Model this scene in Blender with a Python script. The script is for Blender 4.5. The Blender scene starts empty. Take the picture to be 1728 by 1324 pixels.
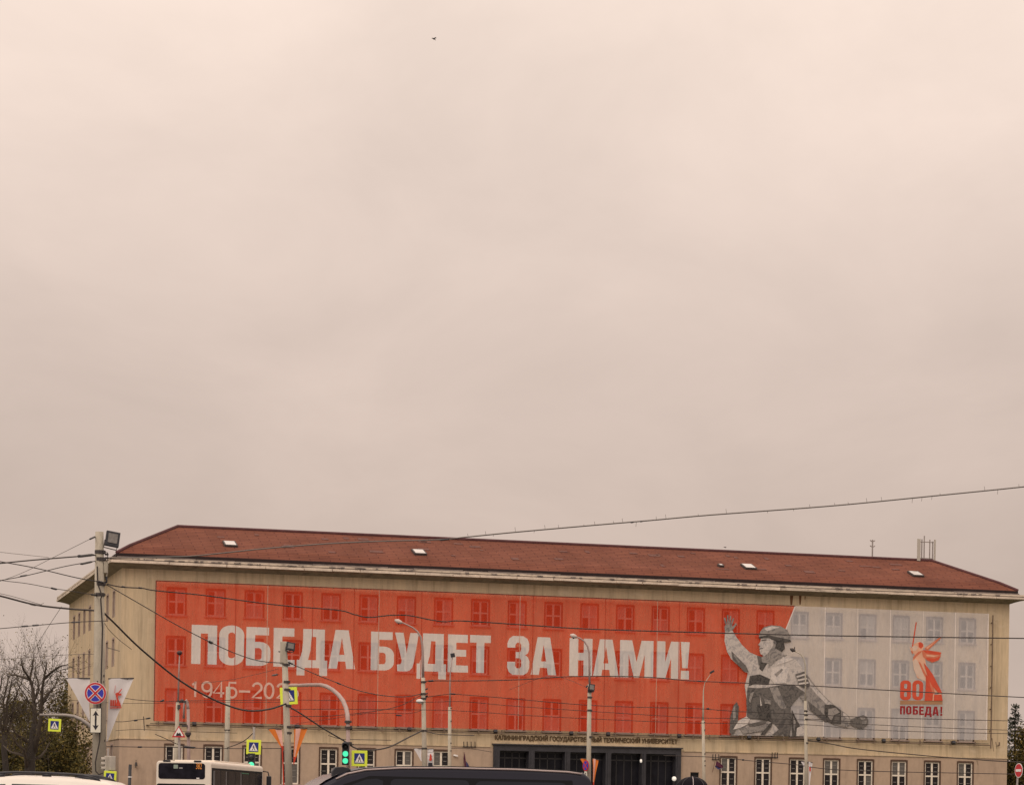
import bpy, bmesh, math, random
from mathutils import Vector, Matrix
R = math.radians
random.seed(7)
S = bpy.context.scene
COL = S.collection

# ------------------------------------------------------------------ camera
F, PX, PY, ROLL, EYE = 4300.0, 864.0, 1363.08, 0.01594, 1.3
cam_d = bpy.data.cameras.new('camera')
cam = bpy.data.objects.new('camera', cam_d)
COL.objects.link(cam)
S.camera = cam
cam_d.sensor_fit = 'HORIZONTAL'
cam_d.sensor_width = 36.0
cam_d.lens = 36.0 * F / 1728.0
cam_d.shift_y = (PY - 662.0) / 1728.0
cam_d.clip_start = 0.5
cam_d.clip_end = 6000
cr, sr = math.cos(ROLL), math.sin(ROLL)
cam.matrix_world = Matrix(((cr, -sr, 0, 0), (0, 0, -1, 0), (sr, cr, 0, EYE), (0, 0, 0, 1)))

# ------------------------------------------------------------------ overcast sky
SUN_EL, SUN_AZ = R(48), R(205)
W = bpy.data.worlds.new("World")
S.world = W
W.use_nodes = True
nt = W.node_tree
nt.nodes.clear()
N = lambda t: nt.nodes.new(t)
LK = lambda a, b: nt.links.new(a, b)
out = N('ShaderNodeOutputWorld'); bg = N('ShaderNodeBackground')
LK(bg.outputs[0], out.inputs[0])
bg.inputs['Strength'].default_value = 0.1
sky = N('ShaderNodeTexSky'); sky.sky_type = 'NISHITA'; sky.sun_disc = False
sky.sun_elevation = SUN_EL; sky.sun_rotation = SUN_AZ
sky.air_density = 1.0; sky.dust_density = 4.0
tc = N('ShaderNodeTexCoord'); sep = N('ShaderNodeSeparateXYZ')
LK(tc.outputs['Generated'], sep.inputs[0])
def M(op, a, b=None):
    n = N('ShaderNodeMath'); n.operation = op
    for i, v in enumerate((a, b)):
        if v is None: continue
        if isinstance(v, (int, float)): n.inputs[i].default_value = v
        else: LK(v, n.inputs[i])
    return n.outputs[0]
zc = M('MAXIMUM', sep.outputs['Z'], 0.0)
# overcast luminance grows towards the zenith
ramp = N('ShaderNodeValToRGB'); LK(zc, ramp.inputs[0])
cr_ = ramp.color_ramp
cr_.elements[0].position = 0.0; cr_.elements[0].color = (0.566, 0.448, 0.384, 1)
cr_.elements[1].position = 1.0; cr_.elements[1].color = (1.625, 1.330, 1.129, 1)
for pos, c in ((.085, (0.616, 0.489, 0.418, 1)), (.17, (0.704, 0.565, 0.488, 1)), (.235, (0.827, 0.671, 0.581, 1)), (.30, (0.971, 0.795, 0.686, 1)), (.5, (1.182, 0.978, 0.833, 1))):
    e = cr_.elements.new(pos); e.color = c
# cloud deck: soft bands, projected on a plane overhead
den = M('ADD', zc, 0.45)
cx = M('DIVIDE', sep.outputs['X'], den); cy = M('DIVIDE', sep.outputs['Y'], den)
cmb = N('ShaderNodeCombineXYZ'); LK(cx, cmb.inputs[0]); LK(cy, cmb.inputs[1])
no = N('ShaderNodeTexNoise'); LK(cmb.outputs[0], no.inputs['Vector'])
no.inputs['Scale'].default_value = 4.2; no.inputs['Detail'].default_value = 8; no.inputs['Roughness'].default_value = .56
no.inputs['Distortion'].default_value = .4
mr = N('ShaderNodeMapRange'); LK(no.outputs[0], mr.inputs[0])
mr.inputs[1].default_value = .3; mr.inputs[2].default_value = .7; mr.inputs[3].default_value = 9.15; mr.inputs[4].default_value = 10.85
vm = N('ShaderNodeVectorMath'); vm.operation = 'SCALE'
LK(ramp.outputs[0], vm.inputs[0]); LK(mr.outputs[0], vm.inputs['Scale'])
mx = N('ShaderNodeMix'); mx.data_type = 'RGBA'
mx.inputs[0].default_value = .96
LK(sky.outputs[0], mx.inputs[6]); LK(vm.outputs[0], mx.inputs[7])
LK(mx.outputs[2], bg.inputs[0])

sun_d = bpy.data.lights.new('sun', 'SUN')
sun_d.energy = 1.2; sun_d.angle = R(50); sun_d.color = (1, .92, .82)
sun = bpy.data.objects.new('sun', sun_d); COL.objects.link(sun)
sun.rotation_euler = Vector((.30, .66, -.68)).to_track_quat('-Z', 'Y').to_euler()

S.view_settings.view_transform = 'Standard'
S.view_settings.look = 'None'
S.view_settings.exposure = 0.0
S.view_settings.gamma = 1.0
S.view_settings.use_curve_mapping = False
S.render.engine = 'CYCLES'
S.cycles.max_bounces = 8
S.cycles.transparent_max_bounces = 16

# ------------------------------------------------------------------ helpers
def ray(px, py):
    uu, vv = (px - PX) / F, (PY - py) / F
    return uu * cr - vv * sr, uu * sr + vv * cr
def P(px, py, Y):
    """the place at distance Y that a line of sight meets"""
    u, v = ray(px, py)
    return Vector((u * Y, Y, EYE + v * Y))
def gz(Y):
    """the street rises gently towards the building"""
    return max(0.0, min(Y, 195.0) - 44.0) * 0.0065

class MB:
    def __init__(s): s.v, s.f, s.m, s.uv = [], [], [], {}
    def face(s, pts, m=0):
        i = len(s.v); s.v += [Vector(p) for p in pts]
        s.f.append(tuple(range(i, i + len(pts)))); s.m.append(m)
    def box(s, c, d, m=0, rot=None):
        c = Vector(c); x, y, z = d[0] / 2, d[1] / 2, d[2] / 2
        q = [Vector(p) for p in ((-x,-y,-z),(x,-y,-z),(x,y,-z),(-x,y,-z),(-x,-y,z),(x,-y,z),(x,y,z),(-x,y,z))]
        if rot is not None: q = [rot @ p for p in q]
        i = len(s.v); s.v += [c + p for p in q]
        for f in ((0,3,2,1),(4,5,6,7),(0,1,5,4),(1,2,6,5),(2,3,7,6),(3,0,4,7)):
            s.f.append(tuple(i + k for k in f)); s.m.append(m)
        return s
    def tube(s, pts, r, n=6, m=0, cap=True):
        pts = [Vector(p) for p in pts]
        k = len(pts)
        rs = r if isinstance(r, (list, tuple)) else [r] * k
        base = len(s.v)
        prev = None
        for i, p in enumerate(pts):
            t = (pts[min(i + 1, k - 1)] - pts[max(i - 1, 0)])
            if t.length < 1e-9: t = Vector((0, 0, 1))
            t.normalize()
            if prev is None:
                a = Vector((0, 0, 1)) if abs(t.z) < .9 else Vector((1, 0, 0))
                u = t.cross(a).normalized()
            else:
                u = (prev - t * prev.dot(t))
                u = u.normalized() if u.length > 1e-6 else t.orthogonal().normalized()
            prev = u
            w = t.cross(u)
            for j in range(n):
                an = 2 * math.pi * j / n
                s.v.append(p + (u * math.cos(an) + w * math.sin(an)) * rs[i])
        for i in range(k - 1):
            for j in range(n):
                a, b = base + i * n + j, base + i * n + (j + 1) % n
                s.f.append((a, b, b + n, a + n)); s.m.append(m)
        if cap:
            s.f.append(tuple(base + j for j in reversed(range(n)))); s.m.append(m)
            s.f.append(tuple(base + (k - 1) * n + j for j in range(n))); s.m.append(m)
        return s
    def prism(s, poly, y0, y1, m=0, axis='y'):
        """poly of (x, z) pushed from depth y0 to y1 (y0 faces the viewer)"""
        def V3(p, y):
            return Vector((p[0], y, p[1])) if axis == 'y' else Vector((y, p[0], p[1]))
        n = len(poly)
        i = len(s.v)
        s.v += [V3(p, y0) for p in poly] + [V3(p, y1) for p in poly]
        s.f.append(tuple(range(i, i + n))); s.m.append(m)
        s.f.append(tuple(range(i + 2 * n - 1, i + n - 1, -1))); s.m.append(m)
        for k in range(n):
            k2 = (k + 1) % n
            s.f.append((i + k, i + n + k, i + n + k2, i + k2)); s.m.append(m)
        return s
    def ball(s, c, r, n=10, k=6, m=0, sq=(1, 1, 1)):
        c = Vector(c); base = len(s.v)
        for a in range(k + 1):
            th = math.pi * a / k
            for b in range(n):
                ph = 2 * math.pi * b / n
                s.v.append(c + Vector((r*sq[0]*math.sin(th)*math.cos(ph), r*sq[1]*math.sin(th)*math.sin(ph), r*sq[2]*math.cos(th))))
        for a in range(k):
            for b in range(n):
                s.f.append((base+a*n+b, base+(a+1)*n+b, base+(a+1)*n+(b+1)%n, base+a*n+(b+1)%n)); s.m.append(m)
        return s
    def build(s, name, mats, parent=None, smooth=False, bevel=0):
        me = bpy.data.meshes.new(name)
        me.from_pydata(s.v, [], s.f)
        mats = mats if isinstance(mats, (list, tuple)) else [mats]
        for m in mats: me.materials.append(m)
        me.polygons.foreach_set('material_index', s.m)
        if smooth: me.polygons.foreach_set('use_smooth', [True] * len(s.f))
        me.update()
        bm = bmesh.new(); bm.from_mesh(me)
        if smooth: bmesh.ops.remove_doubles(bm, verts=bm.verts, dist=1e-5)
        bmesh.ops.recalc_face_normals(bm, faces=bm.faces)
        if bevel:
            bmesh.ops.remove_doubles(bm, verts=bm.verts, dist=1e-5)
            bmesh.ops.bevel(bm, geom=[e for e in bm.edges if len(e.link_faces) == 2 and e.calc_face_angle(0) > .5], offset=bevel, segments=2, affect='EDGES', profile=.6)
        bm.to_mesh(me); bm.free()
        o = bpy.data.objects.new(name, me); COL.objects.link(o)
        if parent: o.parent = parent
        return o

def tag(o, label, cat=None, group=None, kind=None):
    o['label'] = label
    if cat: o['category'] = cat
    if group: o['group'] = group
    if kind: o['kind'] = kind
    return o
def empty(name, loc, rz=0.0):
    o = bpy.data.objects.new(name, None); COL.objects.link(o)
    o.location = loc; o.rotation_euler = (0, 0, rz); o.empty_display_size = .3
    return o
def inst(name, me, loc, parent, rz=0.0):
    o = bpy.data.objects.new(name, me); COL.objects.link(o)
    o.location = loc; o.rotation_euler = (0, 0, rz); o.parent = parent
    return o

def mat(name, col, rough=.7, var=.0, scale=3.0, metal=0.0, stretch=(1, 1, 1), bump=0.0, emit=None, col2=None, spec=.4, grain=0.0):
    m = bpy.data.materials.new(name); m.use_nodes = True
    t = m.node_tree; b = t.nodes['Principled BSDF']
    b.inputs['Roughness'].default_value = rough
    b.inputs['Metallic'].default_value = metal
    b.inputs['Specular IOR Level'].default_value = spec
    b.inputs['Base Color'].default_value = (*col, 1)
    if var or col2 or bump:
        c = t.nodes.new('ShaderNodeTexCoord'); mp = t.nodes.new('ShaderNodeMapping'); n = t.nodes.new('ShaderNodeTexNoise')
        mp.inputs['Scale'].default_value = stretch
        t.links.new(c.outputs['Object'], mp.inputs[0]); t.links.new(mp.outputs[0], n.inputs['Vector'])
        n.inputs['Scale'].default_value = scale; n.inputs['Detail'].default_value = 6; n.inputs['Roughness'].default_value = .62
        r = t.nodes.new('ShaderNodeValToRGB'); t.links.new(n.outputs[0], r.inputs[0])
        r.color_ramp.elements[0].position = .32; r.color_ramp.elements[1].position = .68
        lo = col2 if col2 else tuple(x * (1 - var) for x in col)
        hi = col if col2 else tuple(min(1, x * (1 + var)) for x in col)
        r.color_ramp.elements[0].color = (*lo, 1); r.color_ramp.elements[1].color = (*hi, 1)
        cur = r.outputs[0]
        if grain:
            n2 = t.nodes.new('ShaderNodeTexNoise'); n2.inputs['Scale'].default_value = scale * 9; n2.inputs['Detail'].default_value = 4
            t.links.new(mp.outputs[0], n2.inputs['Vector'])
            mm = t.nodes.new('ShaderNodeMapRange'); t.links.new(n2.outputs[0], mm.inputs[0])
            mm.inputs[1].default_value = .3; mm.inputs[2].default_value = .7; mm.inputs[3].default_value = 1 - grain; mm.inputs[4].default_value = 1 + grain
            v = t.nodes.new('ShaderNodeVectorMath'); v.operation = 'SCALE'
            t.links.new(cur, v.inputs[0]); t.links.new(mm.outputs[0], v.inputs['Scale']); cur = v.outputs[0]
        t.links.new(cur, b.inputs['Base Color'])
        if bump:
            bn = t.nodes.new('ShaderNodeBump'); bn.inputs['Strength'].default_value = bump; bn.inputs['Distance'].default_value = .02
            t.links.new(n.outputs[0], bn.inputs['Height']); t.links.new(bn.outputs[0], b.inputs['Normal'])
    if emit:
        b.inputs['Emission Color'].default_value = (*emit[0], 1); b.inputs['Emission Strength'].default_value = emit[1]
    return m
def fabric(name, col, alpha, var=.06):
    """woven open mesh: part of the light passes between the threads"""
    m = mat(name, col, .85, var=var, scale=.42, stretch=(1.4, 1, .4), spec=.15, grain=.045, bump=.6)
    for nd in m.node_tree.nodes:
        if nd.type == 'BUMP': nd.inputs['Distance'].default_value = .35
    t = m.node_tree; b = t.nodes['Principled BSDF']; o = t.nodes['Material Output']
    tr = t.nodes.new('ShaderNodeBsdfTransparent'); mx = t.nodes.new('ShaderNodeMixShader')
    mx.inputs[0].default_value = alpha
    t.links.new(tr.outputs[0], mx.inputs[1]); t.links.new(b.outputs[0], mx.inputs[2]); t.links.new(mx.outputs[0], o.inputs[0])
    return m

PLASTER = mat('plaster', (.59, .455, .295), .9, scale=1.0, stretch=(.9, .9, .12), col2=(.47, .375, .255), bump=.25, grain=.07)
def streaks(m, dark, lo, hi, sx, sz, amt):
    t = m.node_tree; b = t.nodes['Principled BSDF']; src = b.inputs['Base Color'].links[0].from_socket
    c = t.nodes.new('ShaderNodeTexCoord'); mp = t.nodes.new('ShaderNodeMapping'); mp.inputs['Scale'].default_value = (sx, sx, sz)
    n = t.nodes.new('ShaderNodeTexNoise'); n.inputs['Scale'].default_value = 1; n.inputs['Detail'].default_value = 7; n.inputs['Roughness'].default_value = .65
    t.links.new(c.outputs['Object'], mp.inputs[0]); t.links.new(mp.outputs[0], n.inputs['Vector'])
    r = t.nodes.new('ShaderNodeMapRange'); t.links.new(n.outputs[0], r.inputs[0]); r.inputs[1].default_value = lo; r.inputs[2].default_value = hi; r.inputs[3].default_value = 0; r.inputs[4].default_value = amt
    x = t.nodes.new('ShaderNodeMix'); x.data_type = 'RGBA'; t.links.new(r.outputs[0], x.inputs[0]); t.links.new(src, x.inputs[6]); x.inputs[7].default_value = (*dark, 1)
    t.links.new(x.outputs[2], b.inputs['Base Color'])
streaks(PLASTER, (.25, .19, .125), .50, .72, 2.2, .13, .75)
streaks(PLASTER, (.62, .50, .36), .56, .64, .35, .45, .6)
PLINTH = mat('plinth_render', (.45, .33, .24), .9, scale=.7, stretch=(.6, .6, .4), col2=(.385, .285, .215), bump=.25, grain=.06)
streaks(PLINTH, (.22, .16, .12), .52, .75, 1.2, .25, .6)
SOFFIT = mat('soffit_plaster', (.24, .20, .145), .9, var=.2, scale=.8, grain=.1)  # base colour darkened to include the shade under the eaves
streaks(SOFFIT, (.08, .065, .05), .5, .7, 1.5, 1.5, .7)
CORN = mat('cornice_paint', (.55, .46, .37), .75, var=.18, scale=.6, stretch=(.5, .5, 3), grain=.1)
streaks(CORN, (.16, .13, .11), .52, .66, 1.1, 3, .8)
GUTTER = mat('weathered_metal', (.20, .165, .15), .6, var=.35, scale=1.2, metal=.3)
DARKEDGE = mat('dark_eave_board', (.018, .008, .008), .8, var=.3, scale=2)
SURR = mat('window_surround', (.085, .048, .032), .85, var=.2, scale=4)
WHITEF = mat('white_window_paint', (.72, .64, .54), .6, var=.12, scale=3)
WORNF = mat('worn_window_paint', (.46, .40, .35), .7, var=.2, scale=3)
GLASS = mat('dark_glass', (.018, .015, .016), .15, var=.5, scale=.9, spec=.25)
CURT = mat('curtained_glass', (.26, .23, .20), .3, var=.25, scale=2.5, stretch=(4, 1, .5), spec=.5)
BLIND = mat('blind_behind_glass', (.11, .10, .09), .3, var=.4, scale=2, stretch=(.5, 1, 9), spec=.5)
BAR = mat('muntin_grey', (.26, .24, .22), .6)
SILL = mat('sill_stone', (.36, .27, .23), .8, var=.2, scale=3)
CHAR = mat('charcoal_granite', (.034, .033, .040), .45, var=.25, scale=2.5)
CHARD = mat('dark_opening', (.012, .011, .013), .7)
CONC = mat('pole_concrete', (.41, .36, .29), .85, var=.13, scale=2.5, stretch=(2, 2, .6), grain=.09, bump=.2)
CONC2 = mat('pale_pole_concrete', (.40, .355, .285), .85, var=.13, scale=2.5, stretch=(2, 2, .6), grain=.09)
STEELP = mat('grey_painted_steel', (.27, .24, .225), .55, var=.2, scale=3, metal=.2)
PINKP = mat('light_painted_steel', (.33, .235, .215), .5, var=.1, scale=3)
DARKM = mat('dark_bracket_metal', (.055, .045, .043), .6, var=.3, scale=5)
BLACK = mat('black_housing', (.02, .02, .026), .45, var=.2, scale=5)
LENS = mat('floodlight_lens', (.17, .155, .145), .25, var=.25, scale=9)
CABLE = mat('cable_rubber', (.045, .035, .032), .7)
CABLEL = mat('galvanised_cable', (.13, .11, .10), .6)
YELG = mat('fluorescent_yellow', (.70, .80, .06), .5)
BLUE = mat('sign_blue', (.012, .022, .17), .45)
SBLUE = mat('no_stopping_blue', (.035, .035, .40), .45)
WHITE = mat('sign_white', (.78, .74, .72), .5)
SRED = mat('sign_red', (.50, .025, .035), .45)
PLATE = mat('plate_white', (.72, .68, .58), .5, var=.05, scale=3)
INK = mat('black_print', (.015, .013, .02), .6)
BRONZE = mat('bronze_letters', (.095, .055, .022), .5, var=.3, scale=3)
RUST = mat('rust_stain', (.13, .055, .022), .9, var=.5, scale=3, stretch=(2, 2, .4))
ASPH = mat('asphalt', (.05, .05, .052), .9, var=.2, scale=.8, bump=.3)
PAVE = mat('pavement', (.22, .20, .18), .9, var=.15, scale=.8)
KERB = mat('kerb_granite', (.28, .26, .24), .85, var=.15, scale=2)
ROADW = mat('road_marking', (.7, .7, .68), .8, var=.15, scale=3)
EARTH = mat('ground_soil', (.10, .10, .055), .95, var=.3, scale=.2)

# roof tiles: courses, uneven firing, darker patches
ROOF = bpy.data.materials.new('clay_tiles'); ROOF.use_nodes = True
t = ROOF.node_tree; b = t.nodes['Principled BSDF']; b.inputs['Roughness'].default_value = .9; b.inputs['Specular IOR Level'].default_value = .06
c = t.nodes.new('ShaderNodeTexCoord'); mp = t.nodes.new('ShaderNodeMapping'); mp.inputs['Scale'].default_value = (1, 0, 2.4)
mp2 = t.nodes.new('ShaderNodeCombineXYZ'); sp = t.nodes.new('ShaderNodeSeparateXYZ')
t.links.new(c.outputs['Object'], mp.inputs[0]); t.links.new(mp.outputs[0], sp.inputs[0])
t.links.new(sp.outputs[0], mp2.inputs[0]); t.links.new(sp.outputs[2], mp2.inputs[1])
br = t.nodes.new('ShaderNodeTexBrick'); t.links.new(mp2.outputs[0], br.inputs['Vector'])
br.inputs['Scale'].default_value = 1.0; br.inputs['Brick Width'].default_value = 1.6; br.inputs['Row Height'].default_value = .40
br.inputs['Mortar Size'].default_value = .042; br.inputs['Mortar Smooth'].default_value = .4; br.inputs['Bias'].default_value = 0
br.inputs['Color1'].default_value = (.180, .070, .046, 1); br.inputs['Color2'].default_value = (.152, .059, .041, 1); br.inputs['Mortar'].default_value = (.100, .038, .030, 1)
ns = t.nodes.new('ShaderNodeTexNoise'); ns.inputs['Scale'].default_value = .35; ns.inputs['Detail'].default_value = 6
t.links.new(mp2.outputs[0], ns.inputs['Vector'])
mr = t.nodes.new('ShaderNodeMapRange'); t.links.new(ns.outputs[0], mr.inputs[0]); mr.inputs[1].default_value = .3; mr.inputs[2].default_value = .7; mr.inputs[3].default_value = .82; mr.inputs[4].default_value = 1.15
v = t.nodes.new('ShaderNodeVectorMath'); v.operation = 'SCALE'; t.links.new(br.outputs[0], v.inputs[0]); t.links.new(mr.outputs[0], v.inputs['Scale'])
t.links.new(v.outputs[0], b.inputs['Base Color'])
bn = t.nodes.new('ShaderNodeBump'); bn.inputs['Strength'].default_value = .6; bn.inputs['Distance'].default_value = .04
t.links.new(br.outputs['Fac'], bn.inputs['Height']); bn.invert = True; t.links.new(bn.outputs[0], b.inputs['Normal'])
RIDGE = mat('ridge_tiles', (.085, .032, .035), .85, var=.25, scale=2)

# ------------------------------------------------------------------ ground, road, pavements
def sheet(name, x0, x1, ys, dz, m, label):
    mb = MB()
    for a, b_ in zip(ys[:-1], ys[1:]):
        mb.face([(x0, a, gz(a) + dz), (x1, a, gz(a) + dz), (x1, b_, gz(b_) + dz), (x0, b_, gz(b_) + dz)])
    o = mb.build(name, m); tag(o, label, kind='structure'); return o
sheet('ground', -1500, 1500, [-300, 44, 195, 2500], 0, EARTH, 'earth under and around the square, reaching the horizon')
sheet('road', -300, 300, [-60, 44, 150], .004, ASPH, 'wide grey asphalt roadway of the square in front of the building')
sheet('pavement', -300, 300, [150.2, 191], .12, PAVE, 'paved forecourt in front of the long building')
mb = MB(); k0 = gz(150)
mb.box((0, 150.1, k0 + .065), (600, .2, .13)); tag(mb.build('kerb', KERB), 'granite kerb between roadway and forecourt', kind='structure')
mb = MB()
for i in range(-14, 15):
    for Yl in (35.0, 52.0, 70.0):
        mb.box((i * 8 + 2, Yl, gz(Yl) + .006), (3, .15, .004))
o = mb.build('road_marking', ROADW); tag(o, 'white dashed lane lines painted on the asphalt', kind='structure')

# ------------------------------------------------------------------ the building
A = 0.27525
BB = Vector((-29.83656, 193.128, gz(193)))
ZO = EYE - BB.z                                   # height over the eye -> height over the building's foot
bld = empty('university_building', BB, A)
tag(bld, 'long beige four-storey building with brown hipped tile roof behind the red banner', 'building')
ca, sa = math.cos(A), math.sin(A)
def on_facade(px, py, n=0.0):
    """facade coordinates (along, up) of a spot seen on the plane n metres behind the front wall"""
    u, v_ = ray(px, py)
    qx, qy = BB.x - sa * n, BB.y + ca * n
    s = (u * qy - qx) / (ca - u * sa)
    Y = qy + sa * s
    return s, v_ * Y + EYE - BB.z
L, D = 73.98, 38.3
BMAT = Matrix.Translation(BB) @ Matrix.Rotation(A, 4, 'Z')
H = 17.72 + ZO
SPLIT = 4.80 + ZO
S0, PITCH = 4.167, 3.0
rows = [(14.32, 16.42), (10.50, 12.72), (6.16, 8.72)]
WW = 1.50
PS0, PS1, PZ1 = 29.37, 45.02, 5.0
def wall_grid(mb, U, Z, holes, place, depth, msel):
    us = sorted(set([0, U] + [h[0] for h in holes] + [h[1] for h in holes]))
    zs = sorted(set([0, Z, SPLIT] + [h[2] for h in holes] + [h[3] for h in holes]))
    for a, b_ in zip(us[:-1], us[1:]):
        for c0, c1 in zip(zs[:-1], zs[1:]):
            um, zm = (a + b_) / 2, (c0 + c1) / 2
            if any(h[0] < um < h[1] and h[2] < zm < h[3] for h in holes): continue
            mb.face([place(a, 0, c0), place(b_, 0, c0), place(b_, 0, c1), place(a, 0, c1)], msel(um, zm))
    for (a, b_, c0, c1) in holes:
        m = msel((a + b_) / 2, (c0 + c1) / 2)
        mb.face([place(a, 0, c0), place(a, depth, c0), place(a, depth, c1), place(a, 0, c1)], m)
        mb.face([place(b_, 0, c0), place(b_, 0, c1), place(b_, depth, c1), place(b_, depth, c0)], m)
        mb.face([place(a, 0, c1), place(a, depth, c1), place(b_, depth, c1), place(b_, 0, c1)], m)
        mb.face([place(a, 0, c0), place(b_, 0, c0), place(b_, depth, c0), place(a, depth, c0)], m)
fholes = []
for i in range(23):
    x = S0 + PITCH * i
    for z0, z1 in rows: fholes.append((x - WW / 2, x + WW / 2, z0 + ZO, z1 + ZO))
gidx = list(range(0, 8)) + list(range(15, 23))
for i in gidx:
    x = S0 + PITCH * i
    fholes.append((x - WW / 2, x + WW / 2, 1.60 + ZO, 4.52 + ZO))
PH = (PS0, PS1, 0.0, PZ1 + ZO)
SW = (45.92, 46.64, 2.35 + ZO, 3.15 + ZO)
DP = .24
mb = MB()
ms = lambda u, z: 0 if (z > SPLIT or PS0 < u < PS1) else 1
wall_grid(mb, L, H, fholes + [PH, SW], lambda u, n, z: (u, n, z), DP, ms)
sholes = []
STS = [4.7 + 4.15 * k for k in range(8)]
SWD = 1.5
for tt in STS:
    for z0, z1 in rows + [(1.6, 4.52)]: sholes.append((tt - SWD / 2, tt + SWD / 2, z0 + ZO, z1 + ZO))
wall_grid(mb, D, H, sholes, lambda u, n, z: (n, u, z), DP, lambda u, z: 0 if z > SPLIT else 1)
for a, b_ in (((L, 0), (L, D)), ((0, D), (10.5, D)), ((L - 10.5, D), (L, D)), ((10.5, D), (10.5, 14)), ((10.5, 14), (L - 10.5, 14)), ((L - 10.5, 14), (L - 10.5, D))):
    mb.face([(*a, SPLIT), (*b_, SPLIT), (*b_, H), (*a, H)], 0); mb.face([(*a, 0), (*b_, 0), (*b_, SPLIT), (*a, SPLIT)], 1)
mb.build('wall', [PLASTER, PLINTH], bld)
# dim rooms behind the glass
mb = MB()
mb.face([(.3, .9, 0), (L - .3, .9, 0), (L - .3, .9, H), (.3, .9, H)]); mb.face([(.9, .9, 0), (.9, D - .3, 0), (.9, D - .3, H), (.9, .9, H)])
mb.build('room_interior', mat('dim_room', (.06, .055, .05), .9, var=.4, scale=.4), bld)
# thin ledge where plaster meets the darker base
for a, b_ in ((-.05, PS0 - .25), (PS1 + .25, L + .05)):
    mb = MB(); mb.box(((a + b_) / 2, -.02, SPLIT + .05), (b_ - a, .09, .10)); mb.build('string_course', PLASTER, bld)
mb = MB(); mb.box((-.02, D / 2 + .05, SPLIT + .05), (.09, D, .10)); mb.build('string_course', PLASTER, bld)

# windows
def pbox(mb, x0, x1, z0, z1, n0, n1): mb.box(((x0 + x1) / 2, (n0 + n1) / 2, (z0 + z1) / 2), (x1 - x0, n1 - n0, z1 - z0))
def win_meshes(w, h, tr, rowsn, tag_):
    """surround, white frame with a mullion and transom, panes (each with two thin bars)"""
    col = bpy.data.collections.new('tmp')
    s = MB(); k = .13
    for x0, x1, z0, z1 in ((-w/2-.02, -w/2 + k*.7, 0, h), (w/2 - k*.7, w/2+.02, 0, h), (-w/2 + k*.7, w/2 - k*.7, h - k, h+.02)): pbox(s, x0, x1, z0, z1, -.035, .10)
    so = s.build('window', SURR)
    f = MB(); a = w / 2 - k * .7; t_ = .10
    top = h - k
    for x0, x1, z0, z1 in ((-a, -a + t_, 0, top), (a - t_, a, 0, top), (-t_ * .8, t_ * .8, 0, top), (-a + t_, -t_ * .8, top - t_, top), (t_ * .8, a - t_, top - t_, top),
                           (-a + t_, -t_ * .8, tr - .06, tr + .06), (t_ * .8, a - t_, tr - .06, tr + .06), (-a + t_, -t_ * .8, 0, t_), (t_ * .8, a - t_, 0, t_)): pbox(f, x0, x1, z0, z1, .06, .14)
    fo = f.build('frame', WHITEF if rowsn else WORNF)
    pw = a - t_ - t_ * .8
    def pane(hh, m, bars):
        p = MB(); pbox(p, -pw / 2 - .01, pw / 2 + .01, -hh / 2 - .01, hh / 2 + .01, -.01, .01)
        if bars:
            for q in (-hh / 6, hh / 6): pbox(p, -pw / 2 * .55, pw / 2 * .55, q - .018, q + .018, -.03, -.012)
            p.m[-12:] = [1] * 12
        o = p.build('pane', [m, BAR]); return o
    res = {}
    for nm, m in (('g', GLASS), ('c', CURT), ('b', BLIND)):
        res[nm] = (pane(top - t_ - tr - .06, m, rowsn), pane(tr - .06 - t_, m, rowsn))
    sl = MB(); pbox(sl, -w / 2 - .12, w / 2 + .12, -.10, 0.0, -.14, .10); slo = sl.build('sill', SILL)
    tmp = [so, fo, slo] + [o for p in res.values() for o in p]
    d = dict(so=so.data, fo=fo.data, sl=slo.data, p={k_: (a_.data, b__.data) for k_, (a_, b__) in res.items()}, pw=pw, t=t_, top=top, tr=tr)
    for o in tmp: bpy.data.objects.remove(o)
    return d
def put_window(d, x, z, rot=0.0, kinds='gg', pos=None):
    w_ = inst('window', d['so'], pos or (x, 0, z), bld, rot)
    inst('frame', d['fo'], (0, 0, 0), w_); inst('sill', d['sl'], (0, 0, 0), w_)
    cxp = d['t'] * .8 + d['pw'] / 2
    for k_, sx in enumerate((-1, 1)):
        hi = d['p'][kinds[k_]][0]; lo = d['p'][kinds[2 + k_] if len(kinds) > 3 else kinds[k_]][1]
        zt = (d['top'] - d['t'] + d['tr'] + .06) / 2; zb = (d['tr'] - .06 + d['t']) / 2
        inst('pane', hi, (sx * cxp, .12, zt), w_); inst('pane', lo, (sx * cxp, .12, zb), w_)
    return w_
rng = random.Random(3)
for (z0, z1) in rows:
    d = win_meshes(WW, z1 - z0, (z1 - z0) * .48, False, 'u')
    for i in range(23):
        k_ = rng.choice(['gggg', 'gggg', 'gggg', 'gcgg', 'cggg', 'ccgg', 'cccc', 'ccgc', 'ggcc', 'gcgc'])
        put_window(d, S0 + PITCH * i, z0 + ZO, kinds=k_)
dg = win_meshes(WW, 2.92, 1.62, True, 'g')
for i in gidx: put_window(dg, S0 + PITCH * i, 1.60 + ZO, kinds=rng.choice(['gggg', 'gggg', 'bggg', 'bbgg', 'gbgb', 'gggb']))
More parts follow.
